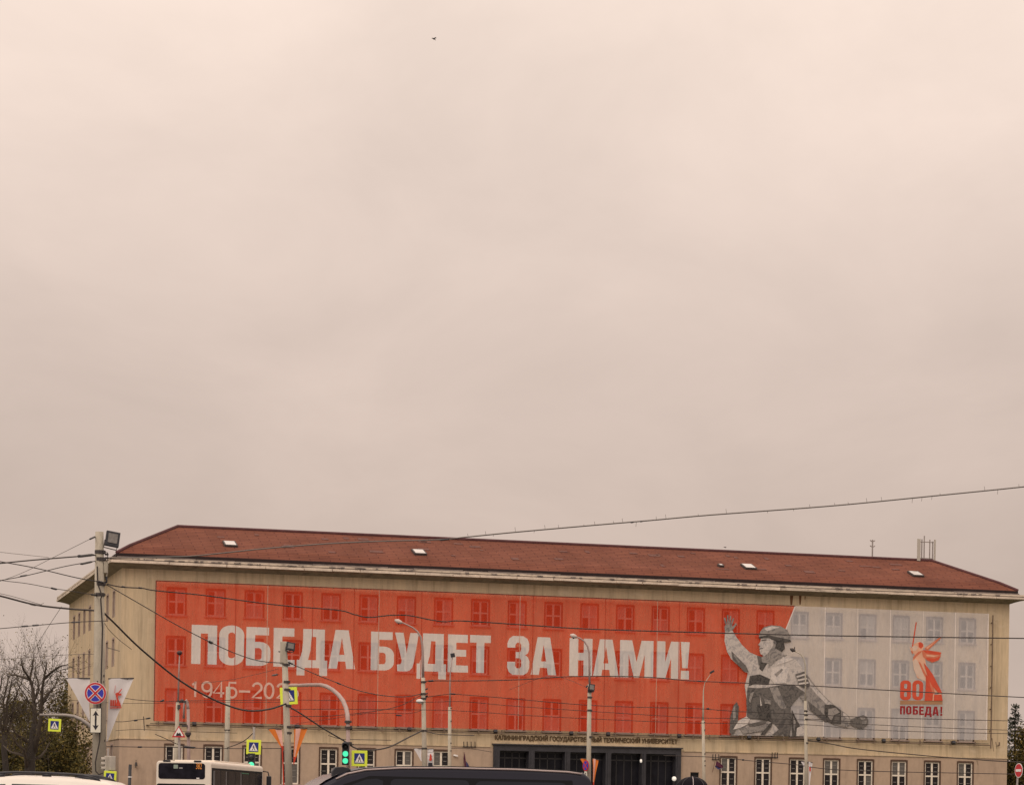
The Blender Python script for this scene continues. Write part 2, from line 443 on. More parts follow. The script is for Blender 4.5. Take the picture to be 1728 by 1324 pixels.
# side wall windows, seen almost edge on: one pane sheet each
def side_meshes(h):
    s = MB()
    for x0, x1, z0, z1 in ((-SWD/2-.02, -SWD/2 + .1, 0, h), (SWD/2 - .1, SWD/2+.02, 0, h), (-SWD/2 + .1, SWD/2 - .1, h - .12, h+.02)): pbox(s, x0, x1, z0, z1, -.035, .08)
    f = MB()
    for x0, x1, z0, z1 in ((-.65, -.55, 0, h - .12), (.55, .65, 0, h - .12), (-.05, .05, 0, h - .12), (-.55, -.05, h * .5, h * .5 + .1), (.05, .55, h * .5, h * .5 + .1)): pbox(f, x0, x1, z0, z1, .1, .16)
    p = MB(); pbox(p, -.55, .55, 0, h - .12, .165, .18)
    os_ = [s.build('window', SILL), f.build('frame', WHITEF), p.build('pane', GLASS)]
    ds = [o.data for o in os_]
    for o in os_: bpy.data.objects.remove(o)
    return ds
for z0, z1 in rows + [(1.6, 4.52)]:
    ds = side_meshes(z1 - z0)
    for tt in STS:
        w_ = inst('window', ds[0], (0, tt, z0 + ZO), bld, -math.pi / 2)
        inst('frame', ds[1], (0, 0, 0), w_); inst('pane', ds[2], (0, 0, 0), w_)
# low vent opening right of the portico
mb = MB(); pbox(mb, SW[0] + .002, SW[1] - .002, SW[2] + .002, SW[3] - .002, .16, .2)
for q in range(5): pbox(mb, SW[0] + .05, SW[1] - .05, SW[2] + .08 + q * .15, SW[2] + .14 + q * .15, .08, .155)
mb.build('vent_grille', CHARD, bld)

# cornice: coved soffit, two fascia bands, gutter, all round
def ring(o, z):
    return [(-o, -o, z), (L + o, -o, z), (L + o, D + o, z), (-o, D + o, z)]
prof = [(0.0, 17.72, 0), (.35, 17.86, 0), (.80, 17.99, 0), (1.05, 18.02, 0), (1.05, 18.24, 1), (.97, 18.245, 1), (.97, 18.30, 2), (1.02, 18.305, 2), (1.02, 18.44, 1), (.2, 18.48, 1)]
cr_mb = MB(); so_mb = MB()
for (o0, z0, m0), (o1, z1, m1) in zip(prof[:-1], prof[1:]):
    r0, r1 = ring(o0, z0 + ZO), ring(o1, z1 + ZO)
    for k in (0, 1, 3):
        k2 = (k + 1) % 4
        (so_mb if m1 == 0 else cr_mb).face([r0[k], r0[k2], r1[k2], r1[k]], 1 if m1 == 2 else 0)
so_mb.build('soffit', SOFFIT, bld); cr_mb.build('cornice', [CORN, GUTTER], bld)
FASC = mat('fascia_board_paint', (.60, .50, .41), .7, var=.2, scale=1.2, grain=.1)
# gutter of separate lengths, some sagging, joints open
mb = MB(); x = -1.0
rg = random.Random(11)
while x < L + .9:
    ln = rg.choice([2.2, 3.0, 3.0, 4.4]); e = min(x + ln, L + 1.0)
    if not (52.5 < x < 55.5 and rg.random() < .7):
        sag = rg.uniform(-.03, .03)
        mb = MB(); mb.box(((x + e) / 2, -1.10, 18.12 + ZO + sag), (e - x - .07, .08, .17 + rg.uniform(-.05, .04))); mb.build('fascia_board', FASC, bld)
    x = e
mb = MB(); x = -.5
while x < L + .5:
    e = min(x + rg.choice([2, 3, 4, 6]), L + .5)
    mb.box(((x + e) / 2, -.74, 18.49 + ZO + rg.uniform(-.03, .02)), (e - x - .05, .14, .12)); x = e
for x in [rg.uniform(0, 14) for _ in range(26)] + [rg.uniform(14, L) for _ in range(40)]:
    mb.box((x, -1.06, 18.32 + ZO), (rg.uniform(.06, .5), .14, rg.uniform(.06, .15)))
o = mb.build('gutter_debris', GUTTER, bld); o['kind'] = 'stuff'
# rust under a broken gutter joint
for x, w_, z1, z0 in ((54.42, .30, 17.70, 16.95), (55.18, .22, 17.72, 17.0), (55.6, .1, 17.7, 17.4)):
    mb = MB(); mb.face([(x - w_ * .3, -.006, z0 + ZO), (x + w_ * .2, -.006, z0 + ZO), (x + w_ * .5, -.006, z1 + ZO), (x - w_ * .5, -.006, z1 + ZO)]); mb.build('rust_stain', RUST, bld)
for x, w_, z1, z0 in ((72.7, .18, 6.5, 5.4), (73.0, .12, 6.2, 5.6), (71.3, .12, 4.6, 4.2)):
    mb = MB(); mb.face([(x, -.006, z0 + ZO), (x + .05, -.006, z0 + ZO), (x + .05 - w_ * .8, -.006, z1 + ZO), (x - w_, -.006, z1 + ZO)]); mb.build('dirt_stain', mat('dirt_stain', (.20, .15, .10), .9, var=.4, scale=4), bld)

# roof: hipped front range and two wings, steeper foot
EO, EZ, KO, KZ, RZ = .5, 18.80 + ZO, -.6, 19.46 + ZO, 21.78 + ZO
RL, RR, RN = 5.15, 70.1, 7.0
mb = MB()
def slope(a, b_, c_, d_): mb.face([a, b_, c_, d_])
e0, e1, e2, e3 = (-EO, -EO, EZ), (L + EO, -EO, EZ), (L + EO, D + EO, EZ), (-EO, D + EO, EZ)
k0_, k1, k2, k3 = (-KO, -KO, KZ), (L + KO, -KO, KZ), (L + KO, D + KO, KZ), (-KO, D + KO, KZ)
r0, r1 = (RL, RN, RZ), (RR, RN, RZ); r2, r3 = (RR, D - 5, RZ), (RL, D - 5, RZ)
i0, i1 = (11.2, 14.7, EZ), (L - 11.2, 14.7, EZ); i2, i3 = (L - 11.2, D + EO, EZ), (11.2, D + EO, EZ)
for q in ((e0, e1, k1, k0_), (k0_, k1, r1, r0), (e3, e0, k0_, k3), (k3, k0_, r0, r3), (e1, e2, k2, k1), (k1, k2, r2, r1), (i0, i1, r1, r0), (i0, i3, r3, r0), (i1, i2, r2, r1), (e3, k3, r3, i3), (e2, k2, r2, i2)):
    mb.face(q)
roof = mb.build('roof', ROOF, bld)
mb = MB()
up = Vector((0, 0, .05))
mb.tube([Vector(r0) + up, Vector(r1) + up], .13, 8)
for path in ((e0, k0_, r0), (e1, k1, r1)): mb.tube([Vector(p) + up for p in path], .12, 8)
mb.build('ridge_tile_row', RIDGE, roof)
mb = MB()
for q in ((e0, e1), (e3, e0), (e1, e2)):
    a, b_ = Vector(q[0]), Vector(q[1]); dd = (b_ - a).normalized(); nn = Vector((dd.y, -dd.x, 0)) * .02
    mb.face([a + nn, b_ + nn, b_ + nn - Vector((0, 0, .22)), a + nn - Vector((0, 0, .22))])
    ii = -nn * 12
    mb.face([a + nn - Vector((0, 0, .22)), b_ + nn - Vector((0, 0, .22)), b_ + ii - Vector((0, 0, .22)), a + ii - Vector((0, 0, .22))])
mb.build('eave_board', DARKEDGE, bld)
sl_ang = math.atan2(RZ - KZ, RN + KO)
def roof_z(n): return KZ + (n + KO) * (RZ - KZ) / (RN + KO)
SKYL = mat('skylight_glass', (.52, .49, .47), .15, spec=.5, var=.08, scale=1)  # pale pane colour paints in the reflected sky
rot = Matrix.Rotation(sl_ang, 3, 'X')
for px, py, sw in ((388, 921, .80), (707, 938, .80), (1263, 961, .80), (1545, 972, .80), (1216, 961, .22)):
    s_, z_ = on_facade(px, py, 2.2)
    c0 = Vector((s_, 2.2, roof_z(2.2)))
    h_ = 1.15 if sw > .5 else .35
    f = MB(); nrm = rot @ Vector((0, 0, 1))
    for dx, dy, w_, hh in ((-sw/2-.05, 0, .10, h_ + .2), (sw/2+.05, 0, .10, h_ + .2), (0, -h_/2-.05, sw, .10), (0, h_/2+.05, sw, .10)):
        f.box(c0 + rot @ Vector((dx, dy, .09)), (w_, hh, .18), 0, rot)
    fo = f.build('skylight', DARKM, roof)
    g = MB(); g.box(c0 + rot @ Vector((0, 0, .09)), (sw, h_, .20), 0, rot); g.build('skylight_pane', SKYL, fo)
# slipped and replaced tiles
rg = random.Random(5); dkt = mat('darker_tiles', (.118, .046, .035), .85, var=.3, scale=3)
for _ in range(40):
    s_ = rg.uniform(8, 66); n_ = rg.uniform(1.0, 6.0)
    mb = MB(); mb.box(Vector((s_, n_, roof_z(n_) + .02)), (rg.uniform(.3, 1.1), rg.uniform(.25, .7), .03), 0, rot)
    mb.build('replaced_tile', dkt, roof)

# portico: six dark granite piers, lintel, glazed screens behind
mb = MB()
z0, z1 = 4.55 + ZO, 5.0 + ZO
pbox(mb, PS0 - .0, PS1 + .0, z0, z1, -.25, .7)
pbox(mb, PS0 - .1, PS1 + .1, z1, z1 + .08, -.40, .2)
port = mb.build('portico', CHAR, bld)
gaps = [(29.86, 32.25), (32.73, 35.24), (35.68, 38.65), (39.10, 41.70), (42.05, 44.57)]
edges = [PS0] + [v_ for g_ in gaps for v_ in g_] + [PS1]
for k in range(6):
    a, b_ = edges[2 * k], edges[2 * k + 1]
    m_ = MB(); pbox(m_, a, b_, 0, z0, -.25, .7)
    if k not in (0, 5): pbox(m_, (a + b_) / 2 - .06, (a + b_) / 2 + .06, 0, z0, -.32, -.25)
    else: pbox(m_, a + .12, a + .22, 0, z0, -.32, -.25)
    m_.build('pier', CHAR, port)
DOORG = mat('dark_door_glass', (.010, .010, .014), .2, spec=.12, var=.5, scale=.8)
DFR = mat('door_frame_bronze', (.022, .020, .022), .4, var=.2, scale=4)
for a, b_ in gaps:
    m_ = MB(); pbox(m_, a, b_, 3.95 + ZO, 4.05 + ZO, .42, .5)
    for q in range(5):
        xx = a + (b_ - a) * q / 4; pbox(m_, xx - .04, xx + .04, 0, z0, .42, .5)
    pbox(m_, a, b_, z0 - .12, z0, .42, .5)
    do = m_.build('door_screen', DFR, port)
    for q in range(4):
        p_ = MB(); pbox(p_, a + (b_ - a) * q / 4 + .04, a + (b_ - a) * (q + 1) / 4 - .04, 0.05, 3.95 + ZO, .45, .47); p_.build('door_pane', DOORG, do)
    m_ = MB(); pbox(m_, a, b_, 4.05 + ZO, z0 - .12, .45, .47); m_.build('fanlight', DOORG, do)
for k in range(6):
    m_ = MB(); pbox(m_, PS0 - .5 - .35 * (5 - k), PS1 + .5 + .35 * (5 - k), k * .17, (k + 1) * .17, -1.2 - .35 * (5 - k), -.41); m_.build('entrance_step', KERB, bld)
# plaster slab over the portico, raised letters on it
mb = MB(); pbox(mb, PS0 - .1, PS1 + .1, 5.10 + ZO, 5.24 + ZO, -.12, -.003); mb.build('lintel_ledge', PLASTER, bld)
def text_mesh(body, width, cap, extr=.03, off=.028):
    c_ = bpy.data.curves.new('txt', 'FONT'); c_.body = body; c_.extrude = extr; c_.resolution_u = 2; c_.offset = off
    o_ = bpy.data.objects.new('txt', c_); COL.objects.link(o_)
    me = bpy.data.meshes.new_from_object(o_.evaluated_get(bpy.context.evaluated_depsgraph_get()))
    bpy.data.objects.remove(o_)
    xs = [v_.co.x for v_ in me.vertices]; ys = [v_.co.y for v_ in me.vertices]
    hh = max(ys) - min(ys)
    me.transform(Matrix.Translation((-min(xs), 0, 0)))
    me.transform(Matrix.Diagonal((width / (max(xs) - min(xs)), cap / .73, 1, 1)))
    me.transform(Matrix.Rotation(math.pi / 2, 4, 'X'))
    return me
me = text_mesh('КАЛИНИНГРАДСКИЙ ГОСУДАРСТВЕННЫЙ ТЕХНИЧЕСКИЙ УНИВЕРСИТЕТ', 15.25, .36)
me.materials.append(BRONZE)
lt = bpy.data.objects.new('raised_lettering', me); COL.objects.link(lt); lt.parent = bld; lt.location = (29.5, -.04, 5.41 + ZO)
# globe lamps under the portico
GLOBE = mat('globe_glass', (.8, .78, .72), .3, emit=((1, .93, .82), .35))
for px, py, r_ in ((1138, 1313, .19), (1082, 1283, .10)):
    s_, z_ = on_facade(px, py, -.5)
    g = empty('globe_lamp', BMAT @ Vector((s_, -.45, z_)), A)
    tag(g, 'small round white globe lamp at the right end of the dark entrance' if r_ > .15 else 'tiny oval white lamp hanging between the dark entrance piers', 'lamp')
    m_ = MB(); m_.ball((0, 0, 0), r_, 12, 8, sq=(1, 1, 1.0 if r_ > .15 else 1.5)); m_.build('globe', GLOBE, g, True)
    m_ = MB(); m_.tube([(0, 0, r_ * .9), (0, 0, 4.55 + ZO - z_)] if r_ < .15 else [(0, .02, -r_ * .9), (0, .02, -z_ + .9)], .025, 6); m_.build('stem', DARKM, g)

# ------------------------------------------------------------------ the banner, an open-mesh print on a pipe frame
BN = -.32
ban = empty('facade_banner', BMAT @ Vector((2.55, BN, 0)), A)
tag(ban, 'huge red and pale grey printed mesh banner with white slogan stretched over the facade windows', 'banner')
OX = 2.55
def bp(px, py):
    s_, z_ = on_facade(px, py, BN)
    return (s_ - OX, z_)
FRED = fabric('red_print_mesh', (.70, .060, .017), .56, .12)
FWHITE = fabric('pale_print_mesh', (.72, .68, .69), .44)
FLET = fabric('letter_print_mesh', (.86, .81, .80), .53)
SEAM = fabric('banner_seam_mesh', (.62, .36, .27), .55)
SEAMW = fabric('pale_seam_mesh', (.80, .72, .68), .75)
SEAMR = fabric('red_overlap_mesh', (.42, .05, .022), .85)

def rr(x0, y0, x1, y1, rx, ry, n=6, corners='1111'):
    """rounded rectangle, corners: lower-left, lower-right, upper-right, upper-left"""
    pts = []
    for (cx_, cy_, a0, k, px, py) in ((x0+rx, y0+ry, 180, 0, x0, y0), (x1-rx, y0+ry, 270, 1, x1, y0), (x1-rx, y1-ry, 0, 2, x1, y1), (x0+rx, y1-ry, 90, 3, x0, y1)):
        if corners[k] == '1':
            for i in range(n + 1):
                an = R(a0 + 90 * i / n); pts.append((cx_ + rx * math.cos(an), cy_ + ry * math.sin(an)))
        else: pts.append((px, py))
    return pts
def glyph(ch):
    """heavy condensed capitals in a unit box; stems are about a third of the width"""
    v, h = .36, .215
    if ch == 'П': return [[(0,0),(0,1),(1,1),(1,0),(1-v,0),(1-v,1-h),(v,1-h),(v,0)]]
    if ch == 'О': return [rr(0,-.01,1,1.01,.47,.24), rr(v,.17,1-v,.83,.13,.08)]
    if ch == 'Б': return [[(0,0),(0,1),(.93,1),(.93,1-h*.95),(v,1-h*.95),(v,.62)] + rr(.3,0,1,.62,.42,.22,corners='0110')[::-1][1:-1] + [(.3,0)], rr(v,.16,.64,.46,.12,.08,corners='0110')]
    if ch == 'Е': return [[(0,0),(0,1),(.97,1),(.97,1-h),(.41,1-h),(.41,.60),(.90,.60),(.90,.42),(.41,.42),(.41,.185),(1,.185),(1,0)]]
    if ch == 'Д': return [[(0,-.2),(0,.2),(.09,.2),(.17,.42),(.2,.66),(.2,1),(.91,1),(.91,.2),(1,.2),(1,-.2),(.74,-.2),(.74,0),(.26,0),(.26,-.2)], [(.37,.2),(.44,.42),(.48,.8),(.63,.8),(.63,.2)]]
    if ch == 'А': return [[(0,0),(.25,1),(.74,1),(1,0),(.67,0),(.63,.19),(.36,.19),(.32,0)], [(.395,.36),(.495,.80),(.595,.36)]]
    if ch == 'У': return [[(0,1),(.36,1),(.50,.46),(.64,1),(1,1),(.80,.22),(.74,.09),(.64,.02),(.52,-.01),(.12,-.01),(.10,.16),(.24,.17),(.29,.22),(.30,.28)]]
    if ch == 'Т': return [[(0,1),(1,1),(1,.8),(.69,.8),(.69,0),(.31,0),(.31,.8),(0,.8)]]
    if ch == 'З': return [[(0,.70),(0,.82),(.08,.94),(.25,1.01),(.72,1.01),(.9,.94),(.98,.82),(.98,.66),(.92,.56),(.80,.515),(.93,.46),(1,.36),(1,.18),(.92,.06),(.74,-.01),(.25,-.01),(.08,.06),(0,.18),(0,.33),(.36,.33),(.36,.22),(.42,.165),(.57,.165),(.63,.22),(.63,.37),(.57,.43),(.38,.43),(.38,.59),(.56,.59),(.62,.64),(.62,.78),(.56,.835),(.43,.835),(.36,.78),(.36,.70)]]
    if ch == 'Н': return [[(0,0),(0,1),(.38,1),(.38,.62),(.62,.62),(.62,1),(1,1),(1,0),(.62,0),(.62,.42),(.38,.42),(.38,0)]]
    if ch == 'М': return [[(0,0),(0,1),(.36,1),(.50,.42),(.64,1),(1,1),(1,0),(.74,0),(.74,.62),(.58,0),(.42,0),(.26,.62),(.26,0)]]
    if ch == 'И': return [[(0,0),(0,1),(.37,1),(.37,.45),(.62,1),(1,1),(1,0),(.63,0),(.63,.55),(.38,0)]]
    if ch == '!': return [[(0,1),(1,1),(.80,.30),(.20,.30)], [(.04,.23),(.96,.23),(.96,0),(.04,0)]]
    if ch == '8': return [rr(0,-.01,1,1.01,.42,.2), rr(.36,.16,.64,.42,.12,.07), rr(.36,.58,.64,.84,.12,.07)]
    if ch == '0': return [rr(0,-.01,1,1.01,.46,.22), rr(.36,.17,.64,.83,.13,.08)]
def filled(name, splines, m, y, parent, sub=None):
    """a flat sheet bounded by closed outlines; inner outlines are openings"""
    c_ = bpy.data.curves.new(name, 'CURVE'); c_.dimensions = '2D'; c_.fill_mode = 'FRONT'
    for pts in splines:
        sp_ = c_.splines.new('POLY'); sp_.points.add(len(pts) - 1)
        for i, p in enumerate(pts): sp_.points[i].co = (p[0], p[1], 0, 1)
        sp_.use_cyclic_u = True
    o_ = bpy.data.objects.new(name, c_); COL.objects.link(o_)
    me = bpy.data.meshes.new_from_object(o_.evaluated_get(bpy.context.evaluated_depsgraph_get()))
    bpy.data.objects.remove(o_)
    me.transform(Matrix.Rotation(math.pi / 2, 4, 'X')); me.transform(Matrix.Translation((0, y, 0)))
    me.materials.clear(); me.materials.append(m); me.name = name
    o_ = bpy.data.objects.new(name, me); COL.objects.link(o_); o_.parent = parent
    return o_
# slogan: where each capital starts and ends along the banner, top and foot
slog = [('П',323.6,365.6,1053.3,1120.6),('О',370.4,411.4,1054.5,1121.8),('Б',416,456,1057,1123.3),('Е',462,497,1058.5,1125),('Д',501.5,552,1060,1127),('А',555,599,1061.6,1128.4),
        ('Б',626.3,664.5,1064.8,1131),('У',666.5,706,1066.3,1132),('Д',704,752.5,1067.5,1133),('Е',756.2,789.6,1069.5,1134.2),('Т',793.4,827.4,1070.5,1135.2),
        ('З',856.6,893,1072.5,1138),('А',896.5,938.5,1073.8,1138.8),
        ('Н',961.3,999,1076,1140.6),('А',1001.5,1044,1077.5,1142),('М',1046.5,1102,1079,1143.6),('И',1109,1146,1081,1145),('!',1149,1163,1082.3,1145.8)]
outl = []; letters = []
for ch, xa, xb, yt, yb in slog:
    s0_, zt = bp(xa, yt); s1_, zb = bp(xb, yb); gg = glyph(ch)
    sh = .14 if ch in 'Т' else 0
    pp = [[(s0_ + p[0] * (s1_ - s0_), zb + p[1] * (zt - zb)) for p in loop] for loop in gg]
    letters.append((ch, pp)); outl += pp
BL, BR, BZ0, BZ1 = 0.0, 69.4, 6.20 + ZO, 16.84 + ZO
dg0 = bp(1342, 1023)[0]; dg1 = bp(1255, 1242)[0]
filled('red_panel', [[(BL, BZ0), (dg1, BZ0), (dg0, BZ1), (BL, BZ1)]] + outl, FRED, 0, ban)
filled('pale_panel', [[(dg1, BZ0), (BR, BZ0 + .12), (BR, BZ1), (dg0, BZ1)]], FWHITE, 0, ban)
for ch, pp in letters: filled('slogan_letter', pp, FLET, 0, ban)
# seams and hems
mb = MB(); mbw = MB(); mbr = MB()
for px in (452, 640, 878, 1110):
    x = bp(px, 1000)[0]; mb = MB(); mb.face([(x - .035, -.006, BZ0), (x + .035, -.006, BZ0), (x + .035, -.006, BZ1), (x - .035, -.006, BZ1)]); mb.build('banner_seam', SEAM, ban)
for px in (398, 528, 598, 712, 900, 1022, 1147):
    x = bp(px, 1010)[0]; mbr = MB(); mbr.face([(x - .03, -.005, BZ0), (x + .03, -.005, BZ0), (x + .03, -.005, BZ1), (x - .03, -.005, BZ1)]); mbr.build('overlap_seam', SEAMR, ban)
for px in (1391.5, 1446.5, 1502, 1557, 1611.5):
    x = bp(px, 1100)[0]; w_ = .035 if px in (1391.5, 1502, 1611.5) else .018
    mbw = MB(); mbw.face([(x - w_, -.006, BZ0 + .1), (x + w_, -.006, BZ0 + .1), (x + w_, -.006, BZ1), (x - w_, -.006, BZ1)]); mbw.build('pale_seam', SEAMW, ban)
x0, z0 = dg1, BZ0; x1, z1 = dg0, BZ1
mbw = MB(); mbw.face([(x0 - .05, -.006, z0), (x0 + .05, -.006, z0), (x1 + .05, -.006, z1), (x1 - .05, -.006, z1)]); mbw.build('pale_seam', SEAMW, ban)
mbw = MB(); mbw.face([(BR - .10, -.006, BZ0 + .12), (BR, -.006, BZ0 + .12), (BR, -.006, BZ1), (BR - .10, -.006, BZ1)])
mbw.build('pale_seam', SEAMW, ban)
mb = MB()
for a, b_ in (((BL, BZ0), (BL, BZ1)), ((BL, BZ1), (dg0, BZ1))):
    mb.tube([(a[0], 0, a[1]), (b_[0], 0, b_[1])], .035, 5)
mb.build('hem', mat('dark_red_hem', (.16, .025, .018), .8), ban)

# dates in a light sans stroke
DATE = fabric('date_print_mesh', (.66, .44, .37), .86)
def ribbon(mb, pts, w, y, closed=False):
    n = len(pts); Lp, Rp = [], []
    for i in range(n):
        a = pts[i - 1] if (i or closed) else pts[i]; c_ = pts[(i + 1) % n] if (i < n - 1 or closed) else pts[i]
        dx, dz = c_[0] - a[0], c_[1] - a[1]; l_ = math.hypot(dx, dz) or 1
        nx, nz = -dz / l_ * w / 2, dx / l_ * w / 2
        Lp.append((pts[i][0] + nx, y, pts[i][1] + nz)); Rp.append((pts[i][0] - nx, y, pts[i][1] - nz))
    for i in range(n if closed else n - 1):
        j = (i + 1) % n; mb.face([Lp[i], Lp[j], Rp[j], Rp[i]])
def arc(cx_, cy_, rx, ry, a0, a1, n=12): return [(cx_ + rx * math.cos(R(a0 + (a1 - a0) * i / n)), cy_ + ry * math.sin(R(a0 + (a1 - a0) * i / n))) for i in range(n + 1)]
DIG = {'1': [[(.12,.78),(.34,.84),(.52,1.0),(.52,0)]],
       '9': [arc(.5,.68,.44,.30,0,360,20), [(.94,.66)] + arc(.5,.42,.44,.42,10,-140,10)],
       '4': [[(.72,0),(.72,1),(.02,.28),(.98,.28)]],
       '5': [[(.90,.98),(.24,.98),(.16,.50)] + arc(.50,.32,.42,.32,140,-150,14)],
       '2': [arc(.5,.70,.42,.29,170,-30,12) + [(.05,.02),(.96,.02)]],
       '0': [arc(.5,.5,.42,.49,0,360,22)], '-': [[(0,.42),(1,.42)]]}
for ch, xa, xb in (('1',323,335.5),('9',340.5,357.5),('4',360,378.5),('5',383,400),('-',403.5,422),('2',425.5,442.5),('0',445.5,462.5),('2',467,483.5),('5',487,503.5)):
    xm = (xa + xb) / 2
    yt = 1148.6 + (xm - 323) * .027; yb = 1175.2 + (xm - 323) * .018
    s0_, zt = bp(xa, yt); s1_, zb = bp(xb, yb)
    mb = MB()
    for k_, st in enumerate(DIG[ch]): ribbon(mb, [(s0_ + p[0] * (s1_ - s0_), zb + p[1] * (zt - zb)) for p in st], .17, -.008 - .003 * k_)
    mb.build('date_digit', DATE, ban)

# printed figure: a plain soldier in grey tones, arm raised
def Z(p): return bp(1150 + p[0] / 4.087, 1000 + p[1] / 4.087)
def folds(m, lo, hi, sc=1.5, dist=2.2):
    for n in m.node_tree.nodes:
        if n.type == 'VALTORGB': n.color_ramp.elements[0].position = lo; n.color_ramp.elements[1].position = hi
        if n.type == 'TEX_NOISE' and abs(n.inputs['Scale'].default_value - sc) < .01: n.inputs['Distortion'].default_value = dist
    return m
def tone(name, v_, warm=1.0, var=.18, sc=1.5, k=.62): return folds(mat(name, (v_ * 1.08 * warm, v_ * .97, v_ * .90), .85, col2=(v_ * k * 1.02, v_ * k * .94, v_ * k * .92), scale=sc, grain=.12, spec=.15), .40, .52, sc)
TL, TM, TH = tone('print_light', .46, k=.70), tone('print_mid', .26), tone('print_highlight', .54, k=.8)
TD, TK = tone('print_dark', .13, sc=1.9, k=.6), tone('print_black', .085, sc=2.3, k=.45)
fig = MB(); yy = [-.012]
def patch(pts, m, ph=0):
    yy[0] -= .0022
    P2 = [Z(p) for p in pts]
    fig.face([(p[0], yy[0], p[1]) for p in P2], m)
LIGHT, MID, DARK, BLK, HI = 0, 1, 2, 3, 4
patch([(470,408),(520,430),(560,440),(640,415),(720,428),(790,462),(845,530),(880,620),(862,700),(812,712),(752,785),(768,880),(795,985),(338,980),(352,930),(388,880),(446,850),(452,760),(436,640),(455,560)], LIGHT)          # jacket
patch([(296,330),(300,262),(350,256),(376,300),(420,360),(470,408),(520,432),(524,470),(462,552),(436,545),(392,500),(342,455),(314,404)], LIGHT)                                                                             # raised sleeve
patch([(298,262),(296,232),(306,214),(346,212),(352,232),(350,258),(326,268)], MID)
patch([(300,214),(292,172),(301,168),(313,210)], MID); patch([(314,210),(313,152),(323,151),(326,210)], MID); patch([(328,210),(334,156),(343,158),(339,211)], MID); patch([(340,212),(354,172),(362,177),(350,216)], MID)
patch([(348,236),(374,206),(381,214),(352,258)], MID)                                                                                                                                                                          # open hand
patch([(455,650),(520,655),(600,650),(690,632),(780,636),(862,692),(812,712),(752,785),(756,900),(748,985),(708,985),(640,905),(600,880),(452,868),(446,752)], DARK)                                                           # shaded coat
patch([(470,572),(540,560),(610,592),(600,632),(500,628),(462,642)], BLK)
patch([(540,470),(590,440),(600,470),(556,540),(536,520)], BLK)
patch([(606,652),(662,648),(722,792),(690,802),(640,740)], MID)
patch([(640,416),(730,428),(660,462),(596,520),(604,480)], MID); patch([(700,440),(770,455),(740,470),(650,500)], HI)
patch([(622,520),(700,500),(740,520),(720,620),(640,625),(612,590)], HI); patch([(640,560),(690,520),(700,530),(655,580)], MID)
patch([(520,430),(560,440),(590,440),(556,470),(532,500)], DARK)
patch([(648,318),(704,330),(712,384),(676,420),(640,400),(640,340)], BLK)                     # hair
patch([(600,420),(650,384),(690,408),(660,456),(600,486),(556,478),(548,446),(566,430)], MID)  # neck
patch([(548,296),(600,296),(640,316),(650,352),(640,398),(604,428),(566,434),(544,420),(536,396),(540,388),(534,380),(540,368),(528,356),(544,332)], LIGHT)
patch([(640,340),(650,352),(640,398),(604,428),(572,434),(600,408),(624,372)], MID)
patch([(548,322),(576,318),(590,324),(574,330),(550,332)], DARK); patch([(536,381),(560,378),(562,384),(538,387)], DARK); patch([(580,346),(600,352),(596,372),(584,366)], HI)
patch([(628,332),(646,326),(654,346),(642,364),(630,352)], MID); patch([(634,338),(644,334),(646,348),(638,354)], DARK)
patch([(530,302),(540,268),(566,236),(620,222),(680,228),(728,256),(752,304),(748,330),(700,334),(640,318),(600,300)], MID)                                                                                                       # round helmet
patch([(530,302),(600,290),(660,304),(748,322),(756,336),(700,344),(640,330),(600,310),(534,314)], BLK)
patch([(566,246),(620,228),(676,236),(640,246),(590,262)], HI)
patch([(862,560),(930,652),(1010,738),(1098,806),(1150,846),(1172,880),(1142,928),(1050,905),(960,864),(882,806),(812,712),(862,690)], MID)
patch([(870,590),(932,662),(1010,745),(1060,782),(1000,768),(930,700),(880,640)], LIGHT)                                                                                    # lowered sleeve
patch([(868,742),(940,800),(984,842),(1000,890),(960,866),(884,806)], DARK)
patch([(985,770),(1040,768),(1098,808),(1112,832),(1096,905),(1044,902),(996,880),(982,830)], BLK); patch([(1010,800),(1060,790),(1090,822),(1050,840),(1030,880),(1008,850)], MID); patch([(1052,846),(1092,832),(1084,890),(1052,894)], DARK)
patch([(1098,812),(1148,846),(1168,880),(1140,926),(1098,908)], MID)
patch([(1110,822),(1146,848),(1150,866),(1112,848)], LIGHT)
patch([(1160,872),(1214,850),(1250,842),(1276,852),(1286,880),(1278,914),(1242,934),(1200,926),(1164,910)], DARK); patch([(1226,856),(1256,850),(1264,866),(1240,876)], MID); patch([(1244,884),(1274,878),(1272,900),(1246,906)], MID)  # fist
patch([(782,560),(848,540),(884,630),(862,660),(812,640)], DARK); patch([(790,572),(850,556),(852,566),(792,584)], HI); patch([(796,596),(862,584),(866,594),(800,608)], HI); patch([(804,620),(872,612),(874,622),(808,632)], HI)
patch([(328,962),(334,850),(358,772),(378,748),(392,782),(386,900),(368,956),(345,978)], DARK); patch([(350,800),(366,776),(372,860),(352,880)], MID)
patch([(388,884),(446,852),(470,868),(450,905),(400,930),(352,940)], HI); patch([(400,930),(560,915),(600,900),(570,950),(420,970)], MID); patch([(450,905),(560,880),(590,885),(560,905),(470,920)], DARK)
patch([(540,975),(600,905),(626,885),(620,915),(570,978)], BLK); patch([(620,978),(680,930),(700,960),(690,980)], DARK); patch([(340,400),(440,500),(460,545),(430,540),(350,452)], DARK); patch([(356,420),(400,470),(396,485),(360,440)], MID)
patch([(756,800),(790,870),(812,912),(786,982),(760,985),(752,880)], BLK); patch([(792,930),(838,912),(850,985),(786,985)], LIGHT); patch([(768,850),(784,890),(776,950),(768,930)], MID)
